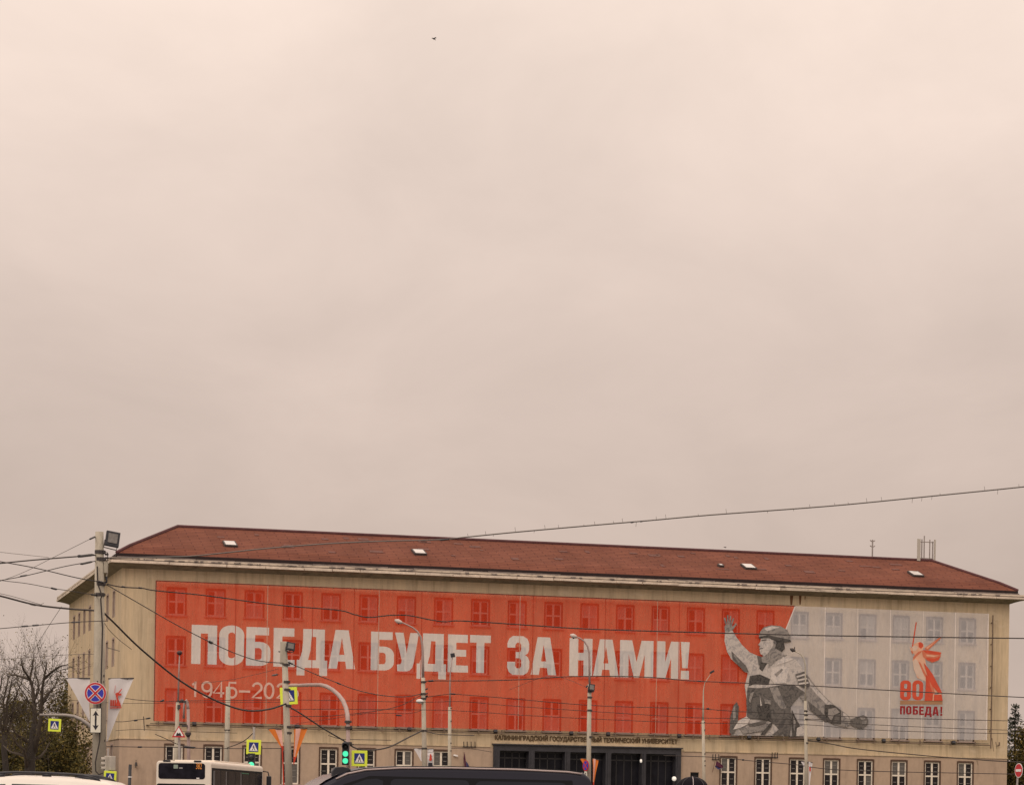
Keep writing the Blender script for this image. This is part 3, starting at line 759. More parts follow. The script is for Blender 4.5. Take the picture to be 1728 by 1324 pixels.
patch([(536,700),(548,760),(556,800),(540,790)], LIGHT); patch([(470,690),(496,680),(470,760),(460,740)], MID); patch([(520,780),(600,768),(612,880),(540,870)], BLK); patch([(566,730),(610,740),(612,768),(570,762)], MID)
fig.build('soldier_print', [TL, TM, TD, TK, TH], ban)

# anniversary emblem: statue with sword, 80, ПОБЕДА!
def Z2(p): return bp(1440 + p[0] / 4.087, 1000 + p[1] / 4.087)
ER, EP, EG, ET = mat('emblem_red', (.56, .075, .035), .85, var=.12, scale=2), mat('emblem_peach', (.66, .36, .24), .85, var=.1, scale=2), mat('emblem_gold', (.36, .19, .10), .85, var=.1, scale=2), mat('emblem_crimson', (.27, .016, .02), .85, var=.1, scale=2)
EO_ = mat('emblem_orange', (.56, .16, .085), .85, var=.1, scale=2)
em = MB(); ye = [-.012]
def ep(pts, m):
    ye[0] -= .0022; em.face([(*[Z2(p)[0]], ye[0], Z2(p)[1]) for p in pts], m)
ep([(430,200),(437,202),(411,372),(403,370)], 1)
ep([(388,368),(402,378),(418,352),(440,340),(456,336),(480,348),(488,372),(470,402),(494,448),(502,506),(548,566),(604,680),(596,694),(562,690),(546,740),(500,740),(498,610),(440,584),(418,528),(408,462),(424,428),(410,410),(396,396)], 0)
ep([(410,468),(430,452),(452,480),(480,552),(500,610),(460,592),(430,560),(414,510)], 4); ep([(446,470),(462,480),(500,560),(510,600),(480,552)], 2)
ep([(448,344),(460,338),(478,346),(482,366),(466,384),(450,372)], 1); ep([(404,376),(420,360),(440,366),(444,380),(430,398),(412,400)], 4); ep([(396,396),(412,404),(408,424),(400,410)], 2)
ep([(412,440),(448,404),(470,398),(466,410),(430,442),(414,462)], 2)
ep([(470,396),(530,396),(604,408),(600,440),(584,466),(542,480),(508,464),(480,440)], 2)
ep([(476,392),(536,398),(606,412),(600,424),(560,424),(500,414)], 1); ep([(500,446),(560,452),(600,436),(590,460),(548,474),(512,464)], 1); ep([(500,424),(560,430),(590,430),(552,440),(506,436)], 0)
ep([(488,382),(538,346),(598,302),(614,300),(562,350),(512,396)], 2); ep([(500,378),(540,350),(580,320),(546,350),(510,384)], 0)
ep([(484,480),(514,516),(546,560),(612,690),(590,694),(560,660),(530,620),(506,560)], 1); ep([(500,560),(540,610),(560,690),(545,742),(490,742),(498,640)], 1)
ep([(556,700),(608,700),(614,742),(540,742)], 1); ep([(520,600),(548,650),(562,690),(548,700),(530,650)], 2); ep([(548,700),(556,690),(552,742),(544,742)], 0); ep([(596,690),(608,690),(604,700),(580,700)], 0)
em.build('emblem_statue', [EP, ER, EO_, EG, mat('emblem_cream', (.60, .44, .35), .85, var=.08, scale=2)], ban)
mb = MB(); pts = [Z2(p) for p in ((322,741),(614,741),(614,768),(322,768))]; mb.face([(p[0], -.012, p[1]) for p in pts]); mb.build('emblem_bar', EG, ban)
def emblem_text(items, m, name):
    for ch, xa, xb, yt, yb in items:
        s0_, zt = Z2((xa, yt)); s1_, zb = Z2((xb, yb))
        filled(name, [[(s0_ + p[0] * (s1_ - s0_), zb + p[1] * (zt - zb)) for p in loop] for loop in glyph(ch)], m, -.012, ban)
emblem_text([('8', 324, 396, 602, 738), ('0', 408, 480, 602, 738)], ER, 'emblem_digit')
emblem_text([('П',322,356,778,836),('О',364,400,778,836),('Б',410,446,779,838),('Е',454,486,780,840),('Д',492,540,781,842),('А',546,588,782,844),('!',600,613,783,846)], ET, 'emblem_letter')

# pipe frame under and beside the banner, with brackets and spotlights
fr = empty('banner_frame', BMAT @ Vector((2.0, -.30, 5.88 + ZO)), A)
tag(fr, 'rusty horizontal pipe frame with small spotlights along the foot of the banner', 'pipe frame')
PIPE = mat('rusty_pipe', (.15, .105, .075), .8, var=.35, scale=2)
mb = MB(); mb.tube([(.2, 0, 0), (70.35, 0, 0)], .045, 6); mb.build('lower_pipe', PIPE, fr)
mb = MB(); mb.tube([(70.32, 0, -.25), (70.32, 0, 10.85)], .055, 6); mb.build('side_pipe', PIPE, fr)
mb = MB(); mb.box((.5 * .2, .15, 0), (.2, .3, .05)); mb.tube([(.3, .2, .14), (70.2, .2, .14)], .02, 5); mb.build('cable_run', CABLE, fr)
br_mb = MB(); br_mb.box((0, .13, .02), (.08, .30, .07)); br_mb.box((0, .01, .16), (.10, .05, .26)); bro = br_mb.build('pipe_bracket', PIPE, fr)
bro.location = (.9, 0, 0); rg = random.Random(9)
x = .9
while x < 69:
    x += rg.choice([1.4, 1.9, 2.2, 2.8]); inst('pipe_bracket', bro.data, (x, 0, 0), fr)
for k in range(6): inst('pipe_bracket', bro.data, (70.32, 0, 1.2 + k * 1.8), fr)
sp_mb = MB(); sp_mb.box((0, -.12, .12), (.30, .20, .24), 0, Matrix.Rotation(R(-35), 3, 'X')); sp_mb.box((0, 0, 0), (.08, .1, .1)); spo = sp_mb.build('spotlight', BLACK, fr)
first = True
for px in (327, 500, 590, 690, 835, 963, 1025, 1145, 1263, 1380, 1490, 1608):
    s_, z_ = on_facade(px, 1240, -.3)
    if first: spo.location = (s_ - 2.0, -.05, .05); first = False
    else: inst('spotlight', spo.data, (s_ - 2.0, -.05, .05), fr)

# ------------------------------------------------------------------ poles and what hangs on them
def vert(px_t, py_t, px_b, Y):
    """foot and head of a post seen from head (px_t, py_t) down to px_b at the lower edge of view"""
    a, b_ = P(px_t, py_t, Y), P(px_b, 1324, Y)
    g = gz(Y); d_ = a - b_
    k = (g - b_.z) / d_.z
    return b_ + d_ * k, a
def post(name, label, cat, group, px_t, py_t, px_b, Y, r0, r1, m, n=12, holes=0):
    foot, head = vert(px_t, py_t, px_b, Y)
    e = empty(name, foot)
    tag(e, label, cat, group)
    mb = MB(); mb.tube([Vector((0, 0, 0)), head - foot], [r0, r1], n)
    mb.tube([Vector((0, 0, 0)), Vector((0, 0, .12))], [r0 * 1.5, r0 * 1.35], n)
    mb.build('pole', m, e, True)
    return e, foot, head
def loc(e, px, py, Y): return P(px, py, Y) - e.location
GP = 'poles around the square'
def bands(e, pts, Y, r, m=None):
    for px, py in pts:
        c0 = loc(e, px, py, Y); b_ = MB(); b_.tube([c0 - Vector((0, 0, .05)), c0 + Vector((0, 0, .05))], r, 10)
        b_.box(c0 + Vector((r * .9, -.06, 0)), (.08, .1, .07)); b_.build('clamp_band', m or DARKM, e)
def floodlight(px0, py0, px1, py1, Y, label, grp='floodlights on poles'):
    """square LED floodlight leaning forward on a bracket"""
    c0 = P((px0 + px1) / 2, (py0 + py1) / 2, Y)
    w_ = (px1 - px0) * Y / F * .92; h_ = (py1 - py0) * Y / F
    e = empty('floodlight', c0); tag(e, label, 'floodlight', grp)
    q = Matrix.Rotation(R(9), 3, 'Y') @ Matrix.Rotation(R(18), 3, 'Z') @ Matrix.Rotation(R(-14), 3, 'X')
    b_ = MB(); b_.box((0, .06, 0), (w_, .10, h_), 0, q); 
    for k in range(6): b_.box(q @ Vector((-w_ * .4 + k * w_ * .16, .14, 0)), (.015, .08, h_ * .8), 0, q)
    b_.build('housing', BLACK, e, bevel=.012)
    g = MB(); g.box(q @ Vector((.04 * w_, 0, .05 * h_)), (w_ * .68, .03, h_ * .64), 0, q); g.build('lens', LENS, e)
    k_ = MB(); k_.tube([q @ Vector((-w_ * .48, .05, -h_ * .1)), q @ Vector((-w_ * .5, .05, -h_ * .62)), q @ Vector((w_ * .42, .05, -h_ * .66)), q @ Vector((w_ * .5, .05, -h_ * .1))], .018, 5); k_.build('bracket', DARKM, e)
    return e
def disc(mb, c0, rx, rz, y, m, n=28):
    mb.face([(c0[0] + rx * math.cos(2 * math.pi * i / n), c0[1] + y, c0[2] + rz * math.sin(2 * math.pi * i / n)) for i in range(n)], m)
def plate(mb, pts, y0, th, m=0): mb.prism(pts, y0, y0 + th, m)
def crosswalk(px0, py0, px1, py1, Y, label, tilt=0.0, flip=1, yaw=0.0):
    c0 = P((px0 + px1) / 2, (py0 + py1) / 2, Y); s_ = (py1 - py0) * Y / F
    e = empty('crosswalk_sign', c0, yaw); e.rotation_euler = (0, R(tilt), yaw); tag(e, label, 'road sign', 'pedestrian crossing signs')
    h = s_ / 2
    b_ = MB(); b_.box((0, .03, 0), (s_, .06, s_)); b_.build('board', YELG, e, bevel=.012)
    q = h * .66; b_ = MB(); plate(b_, [(-q, -q), (q, -q), (q, q), (-q, q)], -.006, .005); b_.build('blue_panel', BLUE, e)
    b_ = MB(); plate(b_, [(-q * .88, -q * .80), (q * .88, -q * .80), (0, q * .86)], -.011, .004); b_.build('white_triangle', WHITE, e)
    b_ = MB(); k = q * flip
    disc(b_, (.02 * k, 0, .34 * q), q * .085, q * .085, -.0145, 0, 10)
    for pts in ([(-.10,.24),(.10,.24),(.12,-.12),(-.10,-.12)], [(.02,-.10),(.14,-.10),(.38,-.66),(.24,-.66)], [(-.10,-.10),(.04,-.10),(-.18,-.66),(-.32,-.66)], [(-.10,.22),(-.02,.20),(-.26,-.10),(-.33,-.06)], [(.06,.22),(.12,.14),(.36,-.06),(.30,-.12)]):
        b_.face([(p[0] * k, -.0145, p[1] * q) for p in pts])
    for t_ in (-.62, -.30, .30, .55): b_.face([((t_ - .05) * k, -.0142, -.70 * q), ((t_ + .05) * k, -.0142, -.70 * q), ((t_ + .03) * k * .95, -.0142, -.58 * q), ((t_ - .03) * k * .95, -.0142, -.58 * q)])
    b_.build('walking_figure', INK, e)
    return e
def pennant(quad, Y, label, m, grp, stripe=None, emblem=None, name='pennant'):
    """cloth hung from a short arm: outline in sight, gentle folds, thin"""
    c0 = P(*quad[0], Y); e = empty(name, c0); tag(e, label, 'pennant', grp)
    tl, tr, tip = [P(*q_, Y) - c0 for q_ in quad]
    N1, N2 = 8, 14
    b_ = MB(); gridp = []
    for i in range(N2 + 1):
        v_ = i / N2; row = []
        for j in range(N1 + 1):
            u = j / N1
            a = tl.lerp(tr, u); p = a.lerp(tip, v_ * .985)
            p = p + Vector((math.sin(v_ * 5 + u * 2) * .012, -.03 * math.sin(u * 5.5 + v_ * 2.5) * (1 - v_ * .7), 0)); row.append(p)
        gridp.append(row)
    for i in range(N2):
        for j in range(N1):
            mm = 0
            if stripe and stripe[0] <= (j + .5) / N1 <= stripe[1]: mm = 1
            if stripe and i > N2 * .72: mm = 2
            b_.face([gridp[i][j], gridp[i][j + 1], gridp[i + 1][j + 1], gridp[i + 1][j]], mm if stripe else 0)
    ms_ = [m] if not stripe else [m, stripe[2], stripe[3]]
    c_ = b_.build('cloth', ms_, e, True)
    b_ = MB(); d_ = (tr - tl).normalized() * .06; b_.tube([tl - d_ * .3, tr + d_ * .3], .018, 6); b_.build('arm', DARKM, e)
    if emblem: emblem(c_, tl, tr, tip)
    return e

# 1 tall concrete pole on the left
YA = 74.0
pA, fA, hA = post('concrete_pole', 'tall tapering concrete utility pole carrying the no-stopping sign, left of the banner', 'pole', GP, 167.8, 897, 167.5, YA, .235, .118, CONC2, 14)
bands(pA, ((168.5, 931), (169.5, 943), (169, 985), (168, 1003), (167, 1140), (166.5, 1150), (168, 1249)), YA, .15)
mb = MB()
mb.tube([loc(pA, 164, 955, YA - .2), loc(pA, 165, 985, YA - .2), loc(pA, 172, 1004, YA - .25), loc(pA, 170, 1010, YA - .25), loc(pA, 173, 1060, YA - .25), loc(pA, 172, 1100, YA - .25), loc(pA, 168, 1250, YA - .35), loc(pA, 161, 1285, YA - .4), loc(pA, 161.5, 1300, YA - .4), loc(pA, 167, 1306, YA - .4), loc(pA, 174, 1303, YA - .4)], .022, 6)
mb.build('cable_loop', CABLE, pA)
mb = MB(); mb.box(loc(pA, 179, 957, YA), (.10, .12, .32)); mb.tube([loc(pA, 176, 945, YA), loc(pA, 181, 947, YA), loc(pA, 181, 966, YA), loc(pA, 179, 976, YA)], .02, 5); mb.build('junction_box', CONC2, pA)
mb = MB()
for px, py in ((180, 935), (180, 941)): mb.box(loc(pA, px, py, YA), (.10, .08, .05))
mb.tube([loc(pA, 175, 931, YA), loc(pA, 181.5, 932, YA), loc(pA, 182, 945, YA), loc(pA, 176, 946, YA)], .015, 5); mb.build('hook_bracket', DARKM, pA)
mb = MB(); mb.tube([loc(pA, 172, 985, YA), loc(pA, 180, 981, YA), loc(pA, 179, 972, YA)], .035, 6); mb.build('insulator', BLACK, pA)
mb = MB(); mb.tube([loc(pA, 181, 1092, YA), loc(pA, 202, 1098, YA)], .012, 5); mb.build('guy_stub', CABLEL, pA)
floodlight(176.5, 896, 202, 922, YA - .1, 'large black square floodlight at the top of the tall left concrete pole')
# no stopping sign and its arrow plate
c0 = P(161, 1169, YA - .45); r_ = 18.5 * YA / F
e = empty('no_stopping_sign', c0); tag(e, 'round blue no-stopping sign with red cross on the tall left pole', 'road sign')
b_ = MB(); b_.tube([(0, .02, 0), (0, -.004, 0)], r_, 36); b_.build('rim', WHITE, e)
b_ = MB(); b_.tube([(0, -.002, 0), (0, -.010, 0)], r_ * .965, 36); b_.build('red_ring', SRED, e)
b_ = MB(); b_.tube([(0, -.008, 0), (0, -.014, 0)], r_ * .79, 36); b_.build('pale_edge', WHITE, e)
b_ = MB(); b_.tube([(0, -.012, 0), (0, -.018, 0)], r_ * .745, 36); b_.build('blue_disc', SBLUE, e)
for k, a in enumerate((45, -45)):
    q = Matrix.Rotation(R(a), 3, 'Y')
    b_ = MB(); b_.box((0, -.020 - .006 * k, 0), (r_ * 1.5, .004, r_ * .27), 0, q); b_.build('cross_edge', WHITE, e)
    b_ = MB(); b_.box((0, -.031 - .003 * k, 0), (r_ * 1.62, .002, r_ * .155), 0, q); b_.build('cross_bar', SRED, e)
b_ = MB(); b_.tube([(.05, .03, -.5), (.05, .03, .36)], .022, 6); b_.box((.05, .2, .12), (.05, .35, .05)); b_.box((.05, .2, -.12), (.05, .35, .05)); b_.build('mounting', DARKM, e)
def arrow_plate(px0, py0, px1, py1, Y, label):
    c0 = P((px0 + px1) / 2, (py0 + py1) / 2, Y); w_, h_ = (px1 - px0) * Y / F, (py1 - py0) * Y / F
    e = empty('arrow_plate', c0); tag(e, label, 'road sign')
    b_ = MB(); b_.box((0, .012, 0), (w_, .024, h_)); b_.build('back', INK, e, bevel=.008)
    b_ = MB(); b_.box((0, -.004, 0), (w_ * .90, .006, h_ * .95)); b_.build('plate', PLATE, e)
    b_ = MB(); a = w_ * .5
    plate(b_, [(0, h_*.39), (-a*.55, h_*.18), (-a*.16, h_*.21), (-a*.16, -h_*.21), (-a*.55, -h_*.18), (0, -h_*.39), (a*.55, -h_*.18), (a*.16, -h_*.21), (a*.16, h_*.21), (a*.55, h_*.18)], -.0105, .003); b_.build('double_arrow', INK, e)
arrow_plate(152, 1193.5, 171, 1236, YA - .43, 'white plate with a black double-headed arrow under the no-stopping sign on the left pole')
CLW = mat('white_cloth', (.66, .62, .62), .85, var=.06, scale=2)
PRED = mat('emblem_print_red', (.56, .06, .035), .8)
def small_emblem(c_, tl, tr, tip):
    b_ = MB(); w_ = (tr - tl).length; x0, z0 = tl.x + w_ * .10, tl.z - .80
    def Q(pts): b_.face([(x0 + p[0] * .36, -.055, z0 + p[1] * .62) for p in pts])
    Q([(.30,.62),(.34,.62),(.38,.98),(.35,.98)]); Q([(.36,.60),(.56,.66),(.62,.52),(.58,.40),(.80,.12),(.86,.0),(.40,.0),(.52,.24),(.44,.44)]); Q([(.56,.62),(.88,.84),(.92,.80),(.62,.56)]); Q([(.58,.58),(.84,.62),(.90,.52),(.62,.50)])
    for k in range(3): Q([(-.02 + k * .17, .0), (.11 + k * .17, .0), (.11 + k * .17, .30), (-.02 + k * .17, .30)])
    Q([(-.04, -.10), (.90, -.08), (.90, -.03), (-.04, -.05)])
    b_.build('emblem_print', PRED, c_.parent)
pennant([(183.5, 1144.5), (225, 1143.5), (180.5, 1252)], YA, 'white triangular pennant with red emblem right of the no-stopping sign', CLW, 'white pennants on the tall left pole', emblem=small_emblem)
pennant([(111, 1144), (151, 1143.5), (151.5, 1216)], YA, 'plain white triangular pennant partly behind the no-stopping sign, left of the pole', CLW, 'white pennants on the tall left pole')

# 2 mast-arm signal post hidden behind the tall pole, with its arm reaching left
def masted(name, label, px_t, py_t, px_b, Y, r, m): return post(name, label, 'signal post', 'signal posts', px_t, py_t, px_b, Y, r, r * .8, m)
YD = 128.0
pD, fD, hD = masted('signal_post', 'slim grey signal post behind the tall left pole with a curved arm reaching left', 172, 1250, 171, YD, .11, STEELP)
mb = MB(); mb.tube([P(x, y, YD) - pD.location for x, y in ((171.5, 1252), (166, 1240), (157, 1229), (148, 1221), (137, 1213), (125, 1208), (112, 1206), (95, 1205.5), (67, 1205.5))], [.10, .10, .10, .095, .09, .085, .08, .075, .06], 8); mb.build('mast_arm', STEELP, pD, True)
mb = MB(); 
for px in (83.5, 99): mb.tube([loc(pD, px, 1206, YD), loc(pD, px, 1214, YD)], .02, 5)
mb.build('hanger', DARKM, pD)
crosswalk(81, 1212, 103, 1233.5, YD - .3, 'yellow-edged crosswalk sign hanging from the curved arm before the bare trees', 2)
crosswalk(176, 1300, 195, 1321, YA - 1.6, 'small yellow-edged crosswalk sign low beside the foot of the tall left pole', 3)
# its signals: vehicle head seen from the side, pedestrian head
def lit(name, col, e): return mat(name, (.01, .03, .02), .3, emit=(col, e))
GREEN = lit('green_lens', (.10, 1.0, .52), 1.0); DEAD = mat('dark_lens', (.02, .02, .022), .25)
def signal(name, c0, lenses, w_, label, yaw=0.0, m=BLACK, lr=.10, visor=True, cat='traffic light'):
    e = empty(name, c0, yaw); tag(e, label, cat, 'traffic lights')
    n = len(lenses); st = lr * 2.45
    b_ = MB(); b_.box((0, .09, 0), (w_, .18, n * st + .06)); b_.build('housing', m, e, bevel=.02)
    for k, lm in enumerate(lenses):
        z_ = (n - 1) * st / 2 - k * st
        b_ = MB(); b_.tube([(0, -.005, z_), (0, -.025, z_)], [lr, lr * .8], 16); b_.build('lens', lm, e, True)
        if visor:
            vb = MB(); K = 10
            for i in range(K):
                a0, a1 = R(-20 + 220 * i / K), R(-20 + 220 * (i + 1) / K); q = lr * 1.06
                vb.face([(q*math.cos(a0), 0, z_+q*math.sin(a0)), (q*math.cos(a1), 0, z_+q*math.sin(a1)), (q*math.cos(a1), -2*lr, z_+q*math.sin(a1)), (q*math.cos(a0), -2*lr, z_+q*math.sin(a0))])
            vb.build('visor', m, e)
    return e
GREYH = mat('pale_signal_housing', (.42, .38, .33), .6, var=.1)
sD = signal('traffic_light', P(176.5, 1288, YA - 1.4), [DEAD] * 3, .17, 'pale grey three-lens traffic light turned away, right of the tall left pole', R(-70), GREYH, .054)
sE = signal('pedestrian_light', P(187, 1287, YA - 1.4), [DEAD] * 2, .16, 'pale pedestrian light with two dark lenses above the lowest crosswalk sign', R(-150), GREYH, .07, False)
pF, _, _ = post('sign_post', 'thin grey post carrying the small signals at the foot of the left pole', 'post', None, 182.5, 1262, 182.5, YA - 1.1, .03, .028, STEELP, 8)

# 3 second concrete pole with floodlight and orange pennants
YB = 106.0
pB, fB, hB = post('concrete_pole', 'concrete pole with orange pennants standing before the dates on the banner', 'pole', GP, 479.5, 1083, 487.5, YB, .17, .115, CONC, 12)
bands(pB, ((482.5, 1121), (483, 1150), (483.5, 1163), (485, 1190), (485.5, 1226), (485.7, 1236)), YB, .15)
mb = MB(); mb.box(loc(pB, 478.5, 1101, YB), (.27, .26, 38 * YB / F)); mb.build('head_block', CONC, pB, bevel=.02)
mb = MB(); mb.box(loc(pB, 480, 1099, YB), (20 * YB / F, .06, .05)); mb.build('crossbar', DARKM, pB)
floodlight(482, 1083, 498, 1097, YB - .2, 'small black floodlight on the pole beside the letter E of the slogan')
ORG = mat('orange_cloth', (.66, .175, .025), .8, var=.12, scale=3); PNK = mat('pink_stripe_cloth', (.72, .40, .33), .8, var=.1, scale=6); REDC = mat('red_cloth', (.50, .045, .02), .8, var=.12, scale=3)
pennant([(496, 1229), (518.5, 1228), (495.5, 1290)], YB, 'orange pennant with pale stripe right of the pole below the dates', ORG, 'orange pennants', (.15, .55, PNK, REDC))
pennant([(452.5, 1229.5), (475, 1229), (479, 1266)], YB, 'orange pennant with pale stripe left of the pole below the dates', ORG, 'orange pennants', (.55, .95, PNK, REDC))
mb = MB(); mb.tube([loc(pB, 476.5, 1262, YB), loc(pB, 478, 1300, YB), loc(pB, 479, 1324, YB)], .03, 5); mb.build('red_ribbon', REDC, pB)

# 4 pink-grey mast arm signal post, arm bending to the left
YC = 112.0
pC, fC, hC = masted('signal_post', 'curved pinkish-grey signal post whose arm bends left before the banner', 587, 1214, 588, YC, .105, PINKP)
mb = MB(); mb.tube([P(x, y, YC + k * .9) - pC.location for k, (x, y) in enumerate(((587, 1218), (586.5, 1206), (584, 1194), (579, 1182), (571, 1171.5), (561, 1163), (551, 1157.5), (541, 1155), (520, 1155), (498, 1156), (478, 1157)))], [.10] * 4 + [.095] * 3 + [.09, .085, .08, .07], 10); mb.build('mast_arm', PINKP, pC, True)
bands(pC, ((587, 1217), (587.2, 1227), (587.5, 1253)), YC, .15)
mb = MB(); mb.ball(loc(pC, 583, 1258, YC - .2), .19, 10, 6, sq=(.9, .8, 1.1)); mb.tube([loc(pC, 585, 1258, YC), loc(pC, 597, 1255, YC)], .025, 5); mb.build('cable_box', BLACK, pC, True)
crosswalk(475, 1159, 499.5, 1188, YC + 7.6, 'yellow-edged crosswalk sign half hidden behind the concrete pole with orange pennants', -4)
crosswalk(593, 1265.5, 620, 1292, YC - .4, 'yellow-edged crosswalk sign right of the lit green traffic light', 0)
signal('traffic_light', P(583, 1271, YC - .5), [DEAD, GREEN, GREEN], .30, 'black traffic light with two green lenses lit, left of a crosswalk sign', 0, BLACK, .125)
e_ = pC
mb = MB(); mb.box(loc(pC, 562, 1299, YC + .2), (6 * YC / F, .06, 7 * YC / F)); o = mb.build('notice_plate', STEELP, pC)

# 5 crossing sign and pedestrian light above the bus
YG = 128.0
pG, _, _ = post('sign_post', 'thin steel post holding the crosswalk sign above the bus roof', 'post', None, 428.5, 1226, 428.5, YG, .07, .06, STEELP, 8)
crosswalk(416, 1247.5, 440, 1272, YG - .3, 'yellow-edged crosswalk sign above the white bus', 1)
signal('pedestrian_light', P(424, 1283.5, YG - .4), [DEAD, GREEN], .34, 'dark pedestrian light with green lens lit just above the bus roof', 0, BLACK, .15, False)

# 6 thin poles near the left end of the banner
YH = 140.0
pH, _, _ = post('lamp_post', 'thin stepped lamp post with dark ball lamp, left end of the banner', 'lamp post', 'thin lamp posts', 300, 1184, 295.5, YH, .15, .10, CONC2, 10)
mb = MB(); mb.tube([loc(pH, 300.5, 1186, YH), loc(pH, 302, 1130, YH), loc(pH, 303, 1104, YH)], [.055, .04, .03], 8); mb.build('spigot', PINKP, pH, True)
mb = MB(); mb.ball(loc(pH, 303, 1101, YH), .15, 12, 8, sq=(1, 1, .85)); mb.build('lamp_head', mat('lamp_dark_red', (.05, .02, .02), .5), pH, True)
mb = MB(); mb.box(loc(pH, 306, 1183, YH), (.5, .12, .10)); mb.ball(loc(pH, 307, 1182, YH), .11, 8, 6); mb.box(loc(pH, 302, 1192, YH - .1), (.16, .2, .22)); mb.build('bracket', DARKM, pH)
c0 = P(301.5, 1235, 131); s_ = 23 * 131 / F
pS, _, _ = post('sign_post', 'dark post under the red triangular warning sign behind the bus', 'post', None, 302, 1226, 303.5, 131.3, .085, .06, STEELP, 8)
e = empty('speed_bump_sign', c0); tag(e, 'white triangular warning sign with red border and black bump', 'road sign')
tri = lambda k, dz=0: [(-s_ * .5 * k, -s_ * .36 * k + dz), (s_ * .5 * k, -s_ * .36 * k + dz), (0, s_ * .50 * k + dz)]
b_ = MB(); b_.prism(tri(1), 0, .02); b_.build('red_border', SRED, e)
b_ = MB(); b_.prism(tri(.72, 0.005), -.008, -.002); b_.build('white_field', WHITE, e)
b_ = MB(); b_.prism([(-s_*.20, -.17), (s_*.20, -.17), (s_*.18, -.11), (s_*.11, -.02), (s_*.05, -.01), (s_*.03, -.05), (-s_*.03, -.05), (-s_*.05, -.01), (-s_*.11, -.02), (-s_*.18, -.11)], -.012, -.009); b_.build('bump_symbol', INK, e)
pI, _, _ = post('hooked_post', 'pale steel post with bent top beside the triangular warning sign', 'post', GP, 317.5, 1196, 319, 142, .10, .09, PINKP, 10)
mb = MB(); mb.tube([P(x, y, 142) - pI.location for x, y in ((317.6, 1198), (317, 1190), (315.5, 1184), (314.3, 1181), (312, 1183), (310.5, 1190), (310, 1212))], [.085] * 4 + [.06] * 3, 8); mb.build('bent_top', PINKP, pI, True)
mb = MB(); mb.box(loc(pI, 312, 1224, 142), (.30, .3, .12)); mb.box(loc(pI, 317.5, 1237, 141.7), (.30, .3, .14)); mb.ball(loc(pI, 317.5, 1239, 141.7), .14, 8, 5); mb.build('camera_bracket', DARKM, pI)
pJ, _, _ = post('concrete_pole', 'plain pale concrete pole crossing the digit 4 of the dates', 'pole', GP, 385.2, 1158, 381.5, 138, .16, .125, CONC2, 12)
bands(pJ, ((384, 1204), (384, 1211), (383.5, 1231)), 138, .06)
mb = MB(); mb.box(loc(pJ, 383.5, 1231, 138), (.30, .28, .05)); mb.build('joint_collar', DARKM, pJ)
# black bollard-like post at the left of the bus
e, _, _ = post('marker_post', 'slim black post with a pale band left of the bus', 'post', None, 219.8, 1289, 218.5, 92, .055, .06, BLACK, 8)
mb = MB(); c_ = loc(e, 219.3, 1310, 92); mb.tube([c_ - Vector((0, 0, .02)), c_ + Vector((0, 0, .02))], .075, 8); mb.build('pale_band', WHITE, e)
mb = MB(); mb.box((.32, 0, .5), (.22, .14, 1.95)); mb.build('control_box', BLACK, e)

# 7 street lamps with long curved arms
HEADM = mat('lamp_head_grey', (.50, .42, .38), .45, var=.08, scale=4)
def lamp_arm(e, pts, Y, rad, head, m, hr=.13, hm=None, elong=True):
    mb = MB(); k = len(pts); mb.tube([P(x, y, Y) - e.location for x, y in pts], [rad + (.03 - rad) * i / (k - 1) for i in range(k)], 8); mb.build('lamp_arm', m, e, True)
    (xa, ya), (xb, yb) = head; a, b_ = P(xa, ya, Y) - e.location, P(xb, yb, Y) - e.location
    hb = MB(); d_ = b_ - a
    hb.tube([a, a + d_ * .2, a + d_ * .6, b_], [hr * .4, hr * .75, hr, hr * .35], 10)
    hb.build('lamp_head', hm or HEADM, e, True)
    lb = MB(); lb.tube([a + d_ * .35 - Vector((0, 0, hr * .62)), a + d_ * .92 - Vector((0, 0, hr * .30))], [hr * .6, hr * .3], 8); lb.build('lamp_glass', DARKM, e, True)
YK = 140.0
pK, _, _ = post('street_lamp', 'tall street lamp with curved arm before the slogan, white pennants on it', 'street lamp', 'street lamps', 714, 1143, 717, YK, .155, .11, CONC, 12)
lamp_arm(pK, [(714, 1146), (713.6, 1110), (712.8, 1088), (710, 1074), (704.5, 1065), (696, 1058), (687, 1053.5), (679, 1050)], YK, .075, ((679, 1050.5), (666, 1045.5)), PINKP)
bands(pK, ((714.3, 1150), (714.6, 1170), (714.8, 1178), (715.2, 1232), (715.6, 1262)), YK, .15)
mb = MB(); mb.ball(loc(pK, 708.5, 1182.5, YK - .2), .16, 10, 6, sq=(1.3, 1, .8)); mb.build('camera_dome', WHITE, pK, True)
mb = MB(); 
for py in (1172, 1176, 1164): mb.tube([loc(pK, 715, py, YK), loc(pK, 722, py - 3, YK)], .04, 5)
mb.build('insulator', BLACK, pK)
pennant([(721, 1263), (731.5, 1262.5), (727, 1296)], YK, 'narrow white banner with red and black print right of the street lamp', CLW, 'white pennants on the street lamp')
b_ = MB(); q0 = bpy.data.objects[-1] if False else None
def print_patch(e_, pts, Y, m, nm):
    mb = MB(); mb.face([P(x, y, Y) - e_.location for x, y in pts]); mb.build(nm, m, e_)
pn = [o for o in bpy.data.objects if o.name.startswith('pennant') and o.type == 'EMPTY'][-1]
